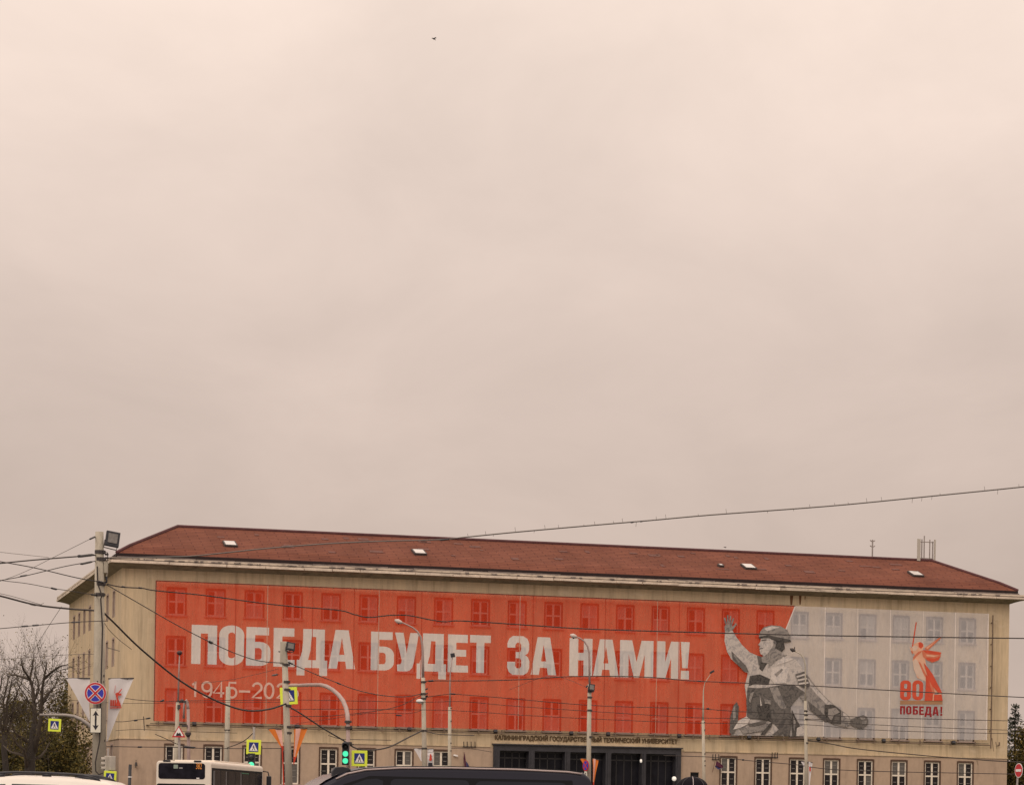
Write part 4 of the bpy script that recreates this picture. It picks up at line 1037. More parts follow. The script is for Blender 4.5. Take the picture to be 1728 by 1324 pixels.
# (this one hangs straight, so it gets a square cloth)
for o in list(pn.children):
    if o.name.startswith('cloth'): bpy.data.objects.remove(o)
mb = MB()
for k in range(6):
    ya, yb = 1263 + k * 5.6, 1263 + (k + 1) * 5.6; wv = .03 * math.sin(k * 1.4)
    mb.face([P(721, ya, YK + wv) - pn.location, P(731.3, ya, YK + wv) - pn.location, P(731, yb, YK + wv * -.6) - pn.location, P(721.4, yb, YK - wv * .6) - pn.location])
mb.build('cloth', CLW, pn, True)
print_patch(pn, ((725.5, 1272), (727.5, 1271), (728.5, 1276), (729, 1281), (727, 1283), (724, 1282), (725, 1277)), YK - .06, PRED, 'red_print')
print_patch(pn, ((722.5, 1286), (729.5, 1286), (730, 1292), (729, 1295.5), (723, 1295.5)), YK - .06, INK, 'black_print')
pennant([(698, 1262.5), (711, 1262), (711.5, 1284)], YK, 'small plain white pennant left of the street lamp', CLW, 'white pennants on the street lamp')
YL = 165.0
pL, _, _ = post('lamp_post', 'thin lamp post with a small dark square lamp beside the tall curved street lamp', 'lamp post', 'thin lamp posts', 759, 1192, 758.5, YL, .135, .11, CONC2, 10)
mb = MB(); mb.tube([loc(pL, 759, 1194, YL), loc(pL, 759.4, 1150, YL), loc(pL, 760, 1132, YL), loc(pL, 763.5, 1109, YL)], [.06, .05, .035, .03], 8); mb.build('spigot', PINKP, pL, True)
mb = MB(); mb.box(loc(pL, 764, 1105, YL), (.28, .30, .26), 0, Matrix.Rotation(R(-10), 3, 'Y')); mb.build('lamp_head', BLACK, pL, bevel=.03)
bands(pL, ((759, 1194), (759, 1216), (758.8, 1253), (758.8, 1266)), YL, .10)
YM = 126.0
pM, _, _ = post('street_lamp', 'street lamp with floodlight and curved arm before the first letter of the last slogan word', 'street lamp', 'street lamps', 995, 1154, 993, YM, .135, .095, CONC2, 12)
lamp_arm(pM, [(995, 1158), (994.6, 1120), (994, 1100), (991.5, 1090), (986.5, 1082), (980, 1077), (973.5, 1074)], YM, .055, ((973.5, 1074.5), (962, 1070.5)), PINKP, .12)
bands(pM, ((995.2, 1166), (995, 1176), (994.8, 1198), (994.5, 1243)), YM, .115)
floodlight(992.5, 1153.5, 1004, 1165.5, YM - .15, 'tiny black floodlight halfway up the street lamp before the entrance')
mb = MB(); mb.tube([loc(pM, 992, 1156, YM), loc(pM, 988.5, 1159, YM)], .04, 5); mb.build('insulator', BLACK, pM)
c0 = P(988.8, 1291, YM - .4); e = empty('no_stopping_sign', c0, R(-58)); tag(e, 'small purple-blue no-stopping sign seen at an angle on the lamp by the entrance', 'road sign')
r_ = 9.5 * YM / F
for nm, q, y, m_ in (('red_ring', 1, 0, SRED), ('blue_disc', .78, -.012, SBLUE)):
    b_ = MB(); b_.tube([(0, y, 0), (0, y - .012, 0)], r_ * q, 24); b_.build(nm, m_, e)
for a in (45, -45):
    b_ = MB(); b_.box((0, -.03 - (a > 0) * .004, 0), (r_ * 1.6, .003, r_ * .2), 0, Matrix.Rotation(R(a), 3, 'Y')); b_.build('cross_bar', SRED, e)
arrow_plate(985.8, 1300, 991, 1317, YM - .4, 'tiny white arrow plate under the small no-stopping sign by the entrance')
pennant([(1000, 1279), (1010, 1281), (1001, 1330)], YM, 'bright orange pennant right of the lamp before the entrance', ORG, 'orange pennants', (.15, .5, PNK, REDC))
pennant([(979, 1279.5), (989, 1279), (990, 1300)], YM, 'short orange pennant left of the lamp before the entrance', ORG, 'orange pennants')
YN = 165.0
pN, _, _ = post('lamp_post', 'thin lamp post with dark lamp leaning right, left of the printed soldier', 'lamp post', 'thin lamp posts', 1186.5, 1215, 1188, YN, .12, .10, CONC2, 10)
mb = MB(); mb.tube([loc(pN, 1186.5, 1217, YN), loc(pN, 1186.8, 1190, YN), loc(pN, 1187, 1166, YN), loc(pN, 1189, 1152, YN), loc(pN, 1199, 1137, YN)], [.07, .05, .035, .022, .02], 8); mb.build('spigot', CONC2, pN, True)
mb = MB(); mb.box(loc(pN, 1201.5, 1133, YN), (.30, .28, .13), 0, Matrix.Rotation(R(-32), 3, 'Y')); mb.build('lamp_head', BLACK, pN, bevel=.03)
bands(pN, ((1187, 1218), (1187, 1231), (1187.5, 1271), (1187.6, 1283), (1187.6, 1291)), YN, .09)
YO = 150.0
pO, _, _ = post('street_lamp', 'pale street lamp with curved top over the sleeve of the printed soldier', 'street lamp', 'street lamps', 1359, 1182, 1361, YO, .12, .085, CONC2, 12)
lamp_arm(pO, [(1359, 1186), (1359.3, 1150), (1359, 1122), (1356.5, 1111), (1351.5, 1103.5), (1345, 1099.5), (1340, 1097.5)], YO, .045, ((1342, 1098), (1333, 1094)), CONC2, .11, DARKM)
mb = MB(); mb.tube([loc(pO, 1341, 1091, YO), loc(pO, 1340, 1099, YO)], .03, 5); mb.build('sensor_cap', DARKM, pO)
bands(pO, ((1359.5, 1199), (1359.6, 1206), (1360, 1213), (1360.3, 1253), (1360.5, 1286)), YO, .10)
pennant([(1364, 1284), (1371, 1286), (1365, 1336)], YO, 'white pennant with a red mark right of the pale lamp post', CLW, 'white pennants on the lamp by the soldier')
pennant([(1351.5, 1284.5), (1357.5, 1284), (1358, 1296)], YO, 'scrap of white pennant left of the pale lamp post', CLW, 'white pennants on the lamp by the soldier')
pn = [o for o in bpy.data.objects if o.name.startswith('pennant') and o.type == 'EMPTY' and o['label'].startswith('white pennant with')][-1]
print_patch(pn, ((1365.5, 1292), (1368.5, 1295), (1368, 1301), (1366, 1300)), YO - .06, PRED, 'red_mark')

# 8 no entry sign at the right edge
YQ = 125.0
pQ, _, _ = post('sign_post', 'dark thin post holding the no-entry sign at the right edge', 'post', None, 1718.5, 1288, 1716.5, YQ + .1, .05, .05, STEELP, 8)
c0 = P(1719, 1299, YQ - .1); e = empty('no_entry_sign', c0, R(-69)); tag(e, 'round red no-entry sign with white bar, turned aside', 'road sign')
r_ = 12.2 * YQ / F
b_ = MB(); b_.tube([(0, .01, 0), (0, 0, 0)], r_, 28); b_.build('rim', WHITE, e)
b_ = MB(); b_.tube([(0, .002, 0), (0, -.008, 0)], r_ * .90, 28); b_.build('red_disc', SRED, e)
b_ = MB(); b_.box((0, -.012, 0), (r_ * 1.35, .006, r_ * .34)); b_.build('white_bar', WHITE, e)

# ------------------------------------------------------------------ things on the building
def fac_w(px, py, n): 
    s_, z_ = on_facade(px, py, n); return BMAT @ Vector((s_, n, z_))
FLAGM = [mat('flag_white', (.5, .47, .46), .85), mat('flag_blue', (.03, .03, .10), .85), mat('flag_wine', (.075, .012, .035), .85)]
def flag_bracket(pxs, py, label):
    c0 = fac_w(pxs[0], py, -.12); e = empty('flag_holder', c0, A); tag(e, label, 'flag holder', 'flag holders on the facade')
    b_ = MB(); w_ = (pxs[-1] - pxs[0]) / 22.0
    b_.box((w_ / 2, .05, 0), (w_ + .15, .05, .06)); b_.build('rail', DARKM, e)
    for k in range(len(pxs)):
        b_ = MB(); x_ = (pxs[k] - pxs[0]) / 22.0; b_.tube([(x_, .02, -.05), (x_ - .07, -.18, .40)], .035, 6); b_.build('socket', DARKM, e)
flag_bracket((783, 789, 796, 803), 1259, 'row of four dark flag sockets on the wall left of the entrance')
flag_bracket((1203, 1208, 1214), 1280, 'dark flag sockets above the wine flag right of the entrance')
flag_bracket((1303, 1308.5, 1313), 1277, 'dark flag sockets beside the second window right of the entrance')
def flag(px, py, pole_to, cloth, label, cols):
    c0 = fac_w(px, py, -.25); e = empty('flag', c0, A); tag(e, label, 'flag', 'flags on the facade')
    k = 1 / 21.5
    b_ = MB(); b_.tube([(0, 0, 0), ((pole_to[0] - px) * k, -.5, -(pole_to[1] - py) * k)], .025, 6); b_.build('staff', mat('staff_wood', (.10, .05, .03), .6), e)
    for nm, pts, m_, y in cloth:
        b_ = MB(); n = len(pts)
        b_.face([((p[0] - px) * k, y + .05 * math.sin(i * 2.1), -(p[1] - py) * k) for i, p in enumerate(pts)]); b_.build(nm, m_, e)
flag(783, 1268, (779, 1295), [('flag_cloth', ((783, 1268), (785, 1280), (786, 1292), (783, 1294), (782, 1280)), FLAGM[2], -.2), ('flag_fold', ((785, 1283), (789, 1288), (792, 1295), (786, 1296)), FLAGM[1], -.3)], 'furled dark wine and blue flag left of the entrance', None)
flag(1207, 1282, (1198, 1303), [('flag_cloth', ((1207, 1282.5), (1212, 1286), (1219, 1291), (1219, 1295), (1212, 1295), (1205, 1291)), FLAGM[2], -.3), ('flag_fold', ((1205, 1291), (1212, 1295), (1217, 1295.5), (1210, 1298), (1204, 1293)), FLAGM[1], -.34)], 'drooping wine coloured flag on a short staff right of the entrance', None)
e = empty('wall_camera', fac_w(768, 1274, -.02), A); tag(e, 'small white camera on the wall left of the entrance', 'camera')
b_ = MB(); b_.box((0, -.14, 0), (.34, .14, .13), 0, Matrix.Rotation(R(12), 3, 'Y')); b_.build('body', WHITE, e, bevel=.015); b_ = MB(); b_.box((-.1, -.05, .02), (.06, .12, .06)); b_.build('mount', DARKM, e)
e = empty('wall_lantern', fac_w(229, 1288, -.02), A); tag(e, 'small dark wall lantern on the brown base near the left corner', 'lantern')
b_ = MB(); b_.tube([(0, -.05, .28), (0, -.22, .30), (0, -.22, .12)], .02, 6); b_.build('arm', DARKM, e); b_ = MB(); b_.tube([(0, -.22, .12), (0, -.22, -.16)], [.07, .13], 6); b_.box((0, -.05, -.2), (.05, .06, .14)); b_.build('lantern_body', DARKM, e)
# roof antennas
s_, z_ = on_facade(1472, 941, RN); e = empty('roof_antenna', BMAT @ Vector((s_, RN, RZ)), A); tag(e, 'thin antenna mast with two short crossbars on the roof ridge', 'antenna')
b_ = MB(); b_.tube([(0, 0, -.1), (0, 0, 1.6)], .06, 6); b_.build('mast', STEELP, e)
for z_ in (1.02, 1.48):
    b_ = MB(); b_.tube([(-.22, 0, z_ + .08), (-.12, 0, z_), (.12, 0, z_), (.22, 0, z_ + .08)], .045, 6); b_.build('crossbar', STEELP, e)
s_, z_ = on_facade(1561, 944, RN); e = empty('cell_antenna', BMAT @ Vector((s_, RN, RZ)), A); tag(e, 'cell antenna frame with pale panels at the right end of the ridge', 'antenna')
for x_, w_ in ((-.69, .28), (.80, .14)):
    b_ = MB(); b_.box((x_, -.2, .9), (w_, .14, 1.9)); b_.build('panel_antenna', mat('panel_antenna_paint', (.42, .39, .34), .6), e, bevel=.03)
for x_, z1_ in ((-.32, 1.85), (-.10, 2.15), (.42, 1.85), (.69, 1.7)):
    b_ = MB(); b_.tube([(x_, 0, -.2), (x_, 0, z1_)], .05, 6); b_.build('pipe', STEELP, e)
for z_ in (.22, 1.62):
    b_ = MB(); b_.tube([(-.55, -.03, z_), (.75, -.03, z_)], .04, 6); b_.build('rail', STEELP, e)

# ------------------------------------------------------------------ overhead wires
GW = 'overhead wires across the square'
def smooth(pts, n=5):
    if len(pts) < 3: return pts
    o_ = []
    for i in range(len(pts) - 1):
        p0, p1, p2, p3 = pts[max(i - 1, 0)], pts[i], pts[i + 1], pts[min(i + 2, len(pts) - 1)]
        for k in range(n):
            t_ = k / n
            o_.append(tuple(.5 * (2 * p1[j] + (p2[j] - p0[j]) * t_ + (2 * p0[j] - 5 * p1[j] + 4 * p2[j] - p3[j]) * t_ ** 2 + (3 * p1[j] - p0[j] - 3 * p2[j] + p3[j]) * t_ ** 3) for j in (0, 1)))
    return o_ + [pts[-1]]
def wire(pts, Y0, Y1, wpx, label, m=CABLE, beads=(), name='overhead_wire'):
    sp_ = smooth(pts); n = len(sp_)
    xs = [p[0] for p in sp_]; 
    W3 = []
    for x, y in sp_:
        f_ = (x - xs[0]) / (xs[-1] - xs[0]) if abs(xs[-1] - xs[0]) > 1 else 0
        W3.append(P(x, y, Y0 + (Y1 - Y0) * f_))
    e = empty(name, W3[0]); tag(e, label, 'wire', GW)
    def Yat(x): return Y0 + (Y1 - Y0) * ((x - xs[0]) / (xs[-1] - xs[0]))
    b_ = MB(); b_.tube([p - W3[0] for p in W3], [wpx * .54 * (p.y) / F for p in W3], 5); b_.build('strand', m, e, True)
    for xa, ya, xb, yb, wp in beads:
        b_ = MB(); q0, q1 = P(xa, ya, Yat(xa)) - W3[0], P(xb, yb, Yat(xb)) - W3[0]; r_ = wp / 2 * Yat(xa) / F
        b_.tube([q0, q0.lerp(q1, .15), q0.lerp(q1, .85), q1], [r_ * .5, r_, r_, r_ * .5], 8); b_.build('insulator', BLACK, e, True)
    return e, W3
wire([(-60, 992), (0, 1005), (60, 1020), (120, 1027), (168, 1031), (185, 1043), (235, 1092), (300, 1145), (345, 1172), (385, 1190), (420, 1198.5), (455, 1195.5), (484, 1186)], 70, 106, 3.0, 'thick black cable sagging from the left edge past the tall pole to the second pole')
wire([(487, 1191), (510, 1205), (545, 1228), (582, 1250), (600, 1261.5), (622, 1265), (655, 1260), (690, 1243), (714, 1231)], 106, 140, 2.4, 'black cable dipping from the second pole over the green light to the street lamp')
wire([(714, 1231), (740, 1238), (800, 1240)], 140, 165, 1.4, 'thin cable leaving the street lamp along the foot of the banner')
eF, W3 = wire([(180, 941), (235, 940), (290, 939), (335, 937), (450, 925), (560, 916.5), (640, 913), (745, 910), (780, 906.5), (870, 897.5), (1000, 886), (1100, 877.5), (1200, 868.5), (1400, 853.5), (1560, 838), (1728, 821), (1900, 802)], 74, 34, 2.1, 'long wire with hanging bristles rising to the right over the roof', CABLEL, ((1064, 881, 1069, 880.6, 2.8), (1080, 879.4, 1084, 879.2, 2.6), (742, 911, 760, 909, 3.2)))
b_ = MB(); rg = random.Random(21); fx = [833, 820, 902, 920, 943, 986, 1004, 1051, 1036, 1074, 1124, 1179, 1108, 1226, 1296, 1340, 1367, 1409, 1432, 1463, 1488, 1540, 1556, 1573, 1587, 1662, 1684, 1720, 790, 870]
sp_ = smooth([(180, 941), (235, 940), (290, 939), (335, 937), (450, 925), (560, 916.5), (640, 913), (745, 910), (780, 906.5), (870, 897.5), (1000, 886), (1100, 877.5), (1200, 868.5), (1400, 853.5), (1560, 838), (1728, 821), (1900, 802)])
for x in fx:
    i = min(range(len(sp_)), key=lambda j: abs(sp_[j][0] - x))
    p_ = sp_[i]; q_ = sp_[i + 1] if p_[0] < x else sp_[i - 1]; f_ = (x - p_[0]) / (q_[0] - p_[0]); y = p_[1] + (q_[1] - p_[1]) * f_
    Y = 74 + (34 - 74) * ((x - 180) / (1900 - 180)); ln = rg.uniform(3, 8.5) * (1 if rg.random() < .65 else -1)
    b_.tube([P(x, y, Y) - W3[0], P(x - 1, y - ln, Y) - W3[0]], .30 * Y / F, 4, 0, False)
o = b_.build('bristle', CABLEL, eF); o['kind'] = 'stuff'
wire([(181, 985), (205, 990), (240, 992), (262, 996), (340, 1003.5), (410, 1013), (480, 1021.5), (570, 1029), (597, 1036), (622, 1041), (660, 1037.5), (690, 1038), (725, 1045), (750, 1048.5), (778, 1047), (880, 1053.5), (1000, 1061), (1200, 1067), (1400, 1072), (1728, 1076.5), (1900, 1078)], 74, 92, 1.9, 'dark wavy cable crossing the whole banner above the slogan', CABLE, ((205, 989, 212, 990.5, 3), (233, 991, 240, 992, 3)))
wire([(180, 986), (230, 1015), (300, 1055), (355, 1083), (400, 1103), (440, 1115), (479, 1118)], 74, 106, 1.5, 'thin cable slanting down across the first letters to the second pole', CABLE, ((353, 1082, 358, 1084.5, 5),))
wire([(486, 1117), (500, 1123), (530, 1136), (570, 1152), (600, 1163), (640, 1172), (680, 1175), (712, 1170)], 106, 140, 1.4, 'thin cable sagging between the second pole and the street lamp below the slogan', CABLE, ((487, 1117, 494, 1120, 3.5), (568, 1151, 575, 1154, 3)))
wire([(-40, 954), (0, 950), (50, 945), (110, 940), (162, 936)], 60, 74, 2.2, 'thick wire with long black insulator meeting the tall pole top from the left', CABLE, ((132, 938.5, 158, 935.5, 4.6), (132, 938, 136, 937.6, 5)))
wire([(-40, 987), (0, 979), (45, 970.5), (110, 955), (162, 946)], 60, 74, 1.4, 'thin wire with two black insulators below the thick one at the pole top', CABLE, ((136, 951.5, 156, 947.2, 3.6), (34, 972, 46, 970, 3)))
wire([(-40, 940), (0, 947), (60, 958), (130, 974.5), (175, 982)], 60, 74, 1.6, 'wire falling to the tall pole across the side eave', CABLE, ((166, 980.5, 173, 982, 3.6),))
wire([(-40, 971), (0, 978.5), (45, 984), (85, 991.5), (115, 996), (145, 1001), (165, 1004)], 62, 74, 1.1, 'thin wire with a black clamp in front of the side eave', CABLE, ((86, 991.5, 96, 994, 3.4), (153, 1002.5, 164, 1004, 3.2)))
wire([(-40, 1063), (0, 1060), (50, 1055.5), (115, 1050), (150, 1048), (182, 1047)], 62, 74, 1.3, 'thin wire with a turnbuckle crossing the side windows', CABLE, ((36, 1056.5, 48, 1055.6, 3), (54, 1055, 66, 1054, 3), (120, 1049.6, 136, 1048.8, 2.6)))
wire([(-40, 997), (0, 1001), (40, 1011), (70, 1020)], 62, 66, .9, 'very thin slack wire above the thick cable at the left edge', CABLEL)
wire([(45, 1017), (55, 1021), (64, 1021), (74, 1017)], 64, 66, .8, 'short slack loop hanging from the thick left cable', CABLEL)
wire([(-40, 1114), (0, 1112), (60, 1108), (115, 1104), (160, 1103)], 150, 150, .8, 'faint thin wire crossing above the bare trees', CABLEL)
wire([(-40, 992), (0, 980), (40, 965), (80, 945), (120, 925), (150, 910), (161, 905)], 62, 74, .8, 'faint thin wire slanting up to the top of the tall pole', CABLE, ((151, 909.5, 161, 905, 3.2),))
wire([(-40, 925), (0, 931), (45, 936), (82, 940)], 62, 66, .7, 'faintest wire high at the left edge', CABLEL)
wire([(104, 1023), (88, 1047), (70, 1075), (55, 1100)], 90, 150, .8, 'faint guy wire slanting down to the bare tree top', CABLEL)
wire([(176, 1050), (184, 1062), (200, 1078), (222, 1095)], 74, 78, .9, 'thin loose wire following the thick cable right of the tall pole', CABLE)
wire([(717, 1149), (732, 1148), (800, 1148), (880, 1146), (960, 1141), (1050, 1140.5), (1110, 1143), (1165, 1148), (1250, 1151.5), (1360, 1156), (1500, 1164), (1728, 1176), (1900, 1184)], 140, 90, 1.5, 'dark wire running right just below the slogan', CABLE, ((722, 1148.4, 732, 1148, 3.2), (1176, 1148.6, 1184, 1149, 2.4)))
wire([(717, 1176), (760, 1170), (775, 1171), (850, 1177), (990, 1189), (1100, 1193), (1170, 1194.5), (1250, 1200), (1330, 1203), (1480, 1210), (1728, 1216), (1900, 1220)], 140, 150, 1.1, 'upper tram wire crossing the lowest window row behind the banner', CABLE, ((760, 1170, 769, 1170.6, 2.6), (1192, 1194.7, 1197, 1195, 2.6)))
wire([(490, 1180), (600, 1182), (714, 1184), (780, 1183), (860, 1190), (990, 1199), (1170, 1210), (1260, 1211), (1360, 1214), (1440, 1220), (1560, 1226), (1700, 1231), (1900, 1236)], 130, 155, .9, 'middle tram wire crossing the lowest window row behind the banner', CABLE)
wire([(490, 1196), (600, 1196), (714, 1197), (780, 1199), (900, 1207), (1060, 1215), (1180, 1219), (1360, 1222), (1440, 1229), (1560, 1234), (1700, 1237), (1900, 1241)], 130, 155, .9, 'lower tram wire crossing the lowest window row behind the banner', CABLE)
wire([(490, 1208), (560, 1207), (640, 1198), (680, 1188), (714, 1170)], 130, 140, 1.1, 'wire rising to the street lamp from the lower left', CABLE, ((668, 1206, 678, 1206.5, 2.4),))
wire([(500, 1220), (560, 1212), (620, 1203), (690, 1203), (712, 1197)], 132, 140, .7, 'faint span wire under the rising wire left of the street lamp', CABLE)
wire([(470, 1128), (420, 1140), (385, 1147), (340, 1152)], 106, 130, .7, 'faint wire from the second pole above the dates', CABLE, ((459, 1139, 469, 1137.5, 3.2),))
wire([(205, 1176), (230, 1180), (275, 1183), (300, 1182), (385, 1181), (480, 1180)], 128, 140, 1.0, 'tram wire at the left end of the banner with a small clamp', CABLE, ((270, 1183, 277, 1180, 3),))
wire([(120, 1181), (150, 1182), (205, 1186), (300, 1185), (480, 1184)], 128, 140, .7, 'faint second tram wire left of the banner', CABLE)
wire([(150, 1212), (200, 1217), (230, 1214), (254, 1211)], 130, 132, 1.0, 'short curved tram wire with hanger on the plain wall left of the banner', CABLE, ((226, 1215, 232, 1214.4, 3), (246, 1212, 254, 1210.6, 2.6)))
wire([(195, 1232), (225, 1230), (243, 1230), (300, 1233), (400, 1236)], 130, 134, .8, 'thin wire along the plaster above the ground floor windows at left', CABLE)
wire([(242, 1208), (243, 1220), (243.5, 1232)], 130.5, 130.5, 1.4, 'short vertical hanger rod of the tram wires left of the banner', CABLE)
wire([(150, 1263), (180, 1259), (230, 1259.5), (290, 1260), (360, 1262), (480, 1262)], 128, 140, 1.2, 'dark wire over the brown base from the left pole to the warning sign', CABLE, ((232, 1259.5, 240, 1259.5, 3), (310, 1259.6, 330, 1260.8, 3.6)))
wire([(262, 1238), (285, 1248), (300, 1255), (320, 1259)], 134, 138, 1.3, 'slack wire descending to the triangular warning sign', CABLE)
wire([(383, 1261), (400, 1255), (415, 1247), (428, 1235)], 138, 128, 1.5, 'slack wire rising from the plain pole to the crosswalk sign', CABLE)
wire([(1362, 1248), (1400, 1254), (1450, 1263), (1560, 1274), (1640, 1280), (1700, 1284), (1900, 1292)], 150, 150, 1.6, 'dark wire sloping along the brown base below the emblem', CABLE)
wire([(1120, 1274), (1190, 1276), (1230, 1279), (1280, 1284), (1340, 1289), (1400, 1297), (1500, 1301), (1700, 1305), (1900, 1309)], 150, 150, 1.2, 'thin wire crossing the upper panes of the right ground floor windows', CABLE, ((1252, 1281, 1256, 1281.4, 3),))
wire([(1361, 1213), (1372, 1212.5), (1390, 1213.5), (1440, 1217)], 150, 150, 1.1, 'short wire leaving the pale lamp post to the right', CABLE)
wire([(760, 1262), (790, 1262), (830, 1268)], 165, 170, .8, 'faint wire left of the entrance below the flag sockets', CABLE)
wire([(554, 1240), (575, 1246), (600, 1247), (660, 1248)], 132, 140, 1.1, 'slack double wire above the crosswalk sign by the green light', CABLE)
wire([(860, 1163), (930, 1140), (985, 1160)][:2] + [(988, 1158)], 150, 126, .6, 'faint span wire reaching the small floodlight', CABLE)

# ------------------------------------------------------------------ birds
def bird(px, py, Y, sx, label, wing=1.0):
    e = empty('bird', P(px, py, Y), R(25)); tag(e, label, 'bird', 'birds')
    k = sx * Y / F; fm = mat('bird_feathers', (.06, .05, .045), .8)
    b_ = MB(); b_.tube([(-.5 * k, 0, .05 * k), (-.36 * k, 0, .10 * k), (-.1 * k, 0, .06 * k), (.25 * k, 0, -.08 * k), (.55 * k, 0, -.25 * k)], [.02 * k, .08 * k, .12 * k, .08 * k, .02 * k], 8); b_.build('body', fm, e, True)
    for s_ in (-1, 1):
        w_ = MB(); w_.face([(-.2 * k, .05 * s_ * k, .08 * k), (.15 * k, .05 * s_ * k, .02 * k), (.35 * k, .75 * s_ * k * wing, .02 * k), (.1 * k, .7 * s_ * k * wing, .18 * k)]); w_.build('wing', fm, e)
bird(732, 66, 120, 8, 'tiny dark bird gliding high in the grey sky')
bird(1223, 923, 214, 5, 'tiny dark bird just above the roof ridge')

# ------------------------------------------------------------------ vehicles: bodies lofted from cross sections
def lerp_tab(tab, x):
    if x <= tab[0][0]: return tab[0][1]
    for (a, va), (b_, vb) in zip(tab[:-1], tab[1:]):
        if x <= b_: return va + (vb - va) * (x - a) / (b_ - a)
    return tab[-1][1]
class Body:
    """x runs from the nose (0) to the tail; top(x) is the roof line, half(z) the half width at a height"""
    def __init__(s, length, top, half, plan, zb, soft):
        s.len, s.top, s.half, s.plan, s.zb, s.soft = length, top, half, plan, zb, soft
    def wy(s, x, z): return lerp_tab(s.half, z) * lerp_tab(s.plan, x)
    def section(s, x):
        zt = lerp_tab(s.top, x); r = s.soft; pts = []
        ze = zt - r
        hw = s.wy(x, ze)
        for k in range(5):
            an = math.pi / 2 * k / 4
            pts.append((max(hw - r * 1.5, 0) * 1.0 + r * 1.5 * math.sin(an), ze + r * math.cos(an)))
        pts = [(0, zt + .012), (max(hw - r * 1.5, 0) * .5, zt + .008)] + pts
        for f_ in (.25, .5, .75, .9, 1):
            z = ze + (s.zb - ze) * f_; pts.append((s.wy(x, z), z))
        pts.append((0, s.zb)); return pts
    def mesh(s, xs):
        mb = MB(); secs = [s.section(x) for x in xs]; n = len(secs[0])
        for sd in (1, -1):
            for (xa, A_), (xb, B_) in zip(zip(xs[:-1], secs[:-1]), zip(xs[1:], secs[1:])):
                for i in range(n - 1):
                    q = [(xa, sd * A_[i][0], A_[i][1]), (xb, sd * B_[i][0], B_[i][1]), (xb, sd * B_[i + 1][0], B_[i + 1][1]), (xa, sd * A_[i + 1][0], A_[i + 1][1])]
                    mb.face(q)
            for x_, S_ in ((xs[0], secs[0]), (xs[-1], secs[-1])): mb.face([(x_, sd * p[0], p[1]) for p in S_])
        return mb
    def side(s, poly, sd, off):
        return [(x, sd * (s.wy(x, z) + off), z) for x, z in poly]
def rpoly(x0, z0, x1, z1, r, n=4, sk0=0, sk1=0):
    p = rr(x0, z0, x1, z1, r, r, n); return [(x + (sk0 if x < (x0 + x1) / 2 else sk1) * (z - z0) / (z1 - z0), z) for x, z in p]
RUB = mat('tyre_rubber', (.02, .02, .02), .85); RIMM = mat('wheel_rim', (.35, .35, .36), .35, metal=.7)
TINT = mat('tinted_glass', (.010, .012, .020), .10, spec=.22); SEALM = mat('window_seal', (.010, .010, .012), .6, spec=.1)
def wheel(e, x, y, r, w=.22):
    b_ = MB(); b_.tube([(x, y - w / 2, r), (x, y - w / 2 + .03, r), (x, y + w / 2 - .03, r), (x, y + w / 2, r)], [r * .9, r, r, r * .9], 20); o = b_.build('wheel', RUB, e, True)
    b_ = MB(); sd = 1 if y > 0 else -1; b_.tube([(x, y + sd * w * .4, r), (x, y + sd * (w / 2 + .012), r)], [r * .62, r * .55], 16); b_.build('rim', RIMM, o, True)
def panel(e, pts, nm, m): 
    b_ = MB(); b_.face(pts); return b_.build(nm, m, e)
def lampbox(e, nm, c, d, m): 
    b_ = MB(); b_.box(c, d); b_.build(nm, m, e, bevel=.015)
REDL = mat('tail_lamp_red', (.35, .015, .01), .25); HEADL = mat('headlamp_glass', (.6, .6, .62), .15)

# dark minivan crossing in front
VY = 40.0
VP = mat('van_paint', (.014, .014, .025), .33, spec=.22, var=.06, scale=1.5); VTRIM = mat('van_trim', (.02, .02, .024), .55)
nose = P(535, 1324, VY - .5)
van = empty('minivan', (0, 0, 0)); tag(van, 'dark grey-blue minivan passing in the foreground, its roof and tinted windows in view', 'van')
yaw = R(13)          # nose to the left, turned a little towards the viewer
tail_top = P(975, 1311, VY)
ax = Vector((math.cos(yaw), math.sin(yaw), 0))
VL = 5.30
van.rotation_euler = (0, 0, yaw)
VSX, VSZ = 1.115, .962
base = tail_top - ax * (VL * VSX - .06); van.scale = (VSX, 1, VSZ); van.location = (base.x, base.y - .93, gz(VY))
vb = Body(VL, [(0, .78), (.06, .92), (.35, 1.05), (.85, 1.13), (1.02, 1.20), (1.30, 1.44), (1.62, 1.71), (1.88, 1.865), (2.15, 1.935), (2.6, 1.972), (3.3, 1.988), (4.2, 1.985), (4.9, 1.962), (5.14, 1.93), (5.22, 1.86), (5.26, 1.70), (5.30, 1.1)],
          [(.2, .90), (.5, .94), (1.05, .95), (1.25, .935), (1.80, .815), (1.95, .76)], [(0, .72), (.15, .86), (.5, .96), (1.2, 1), (4.7, 1), (5.1, .985), (5.3, .93)], .28, .085)
vb.mesh([0, .06, .2, .35, .6, .85, 1.02, 1.16, 1.30, 1.46, 1.62, 1.75, 1.88, 2.0, 2.15, 2.35, 2.6, 3, 3.6, 4.2, 4.6, 4.9, 5.05, 5.14, 5.19, 5.22, 5.26, 5.30]).build('body', VP, van, True)
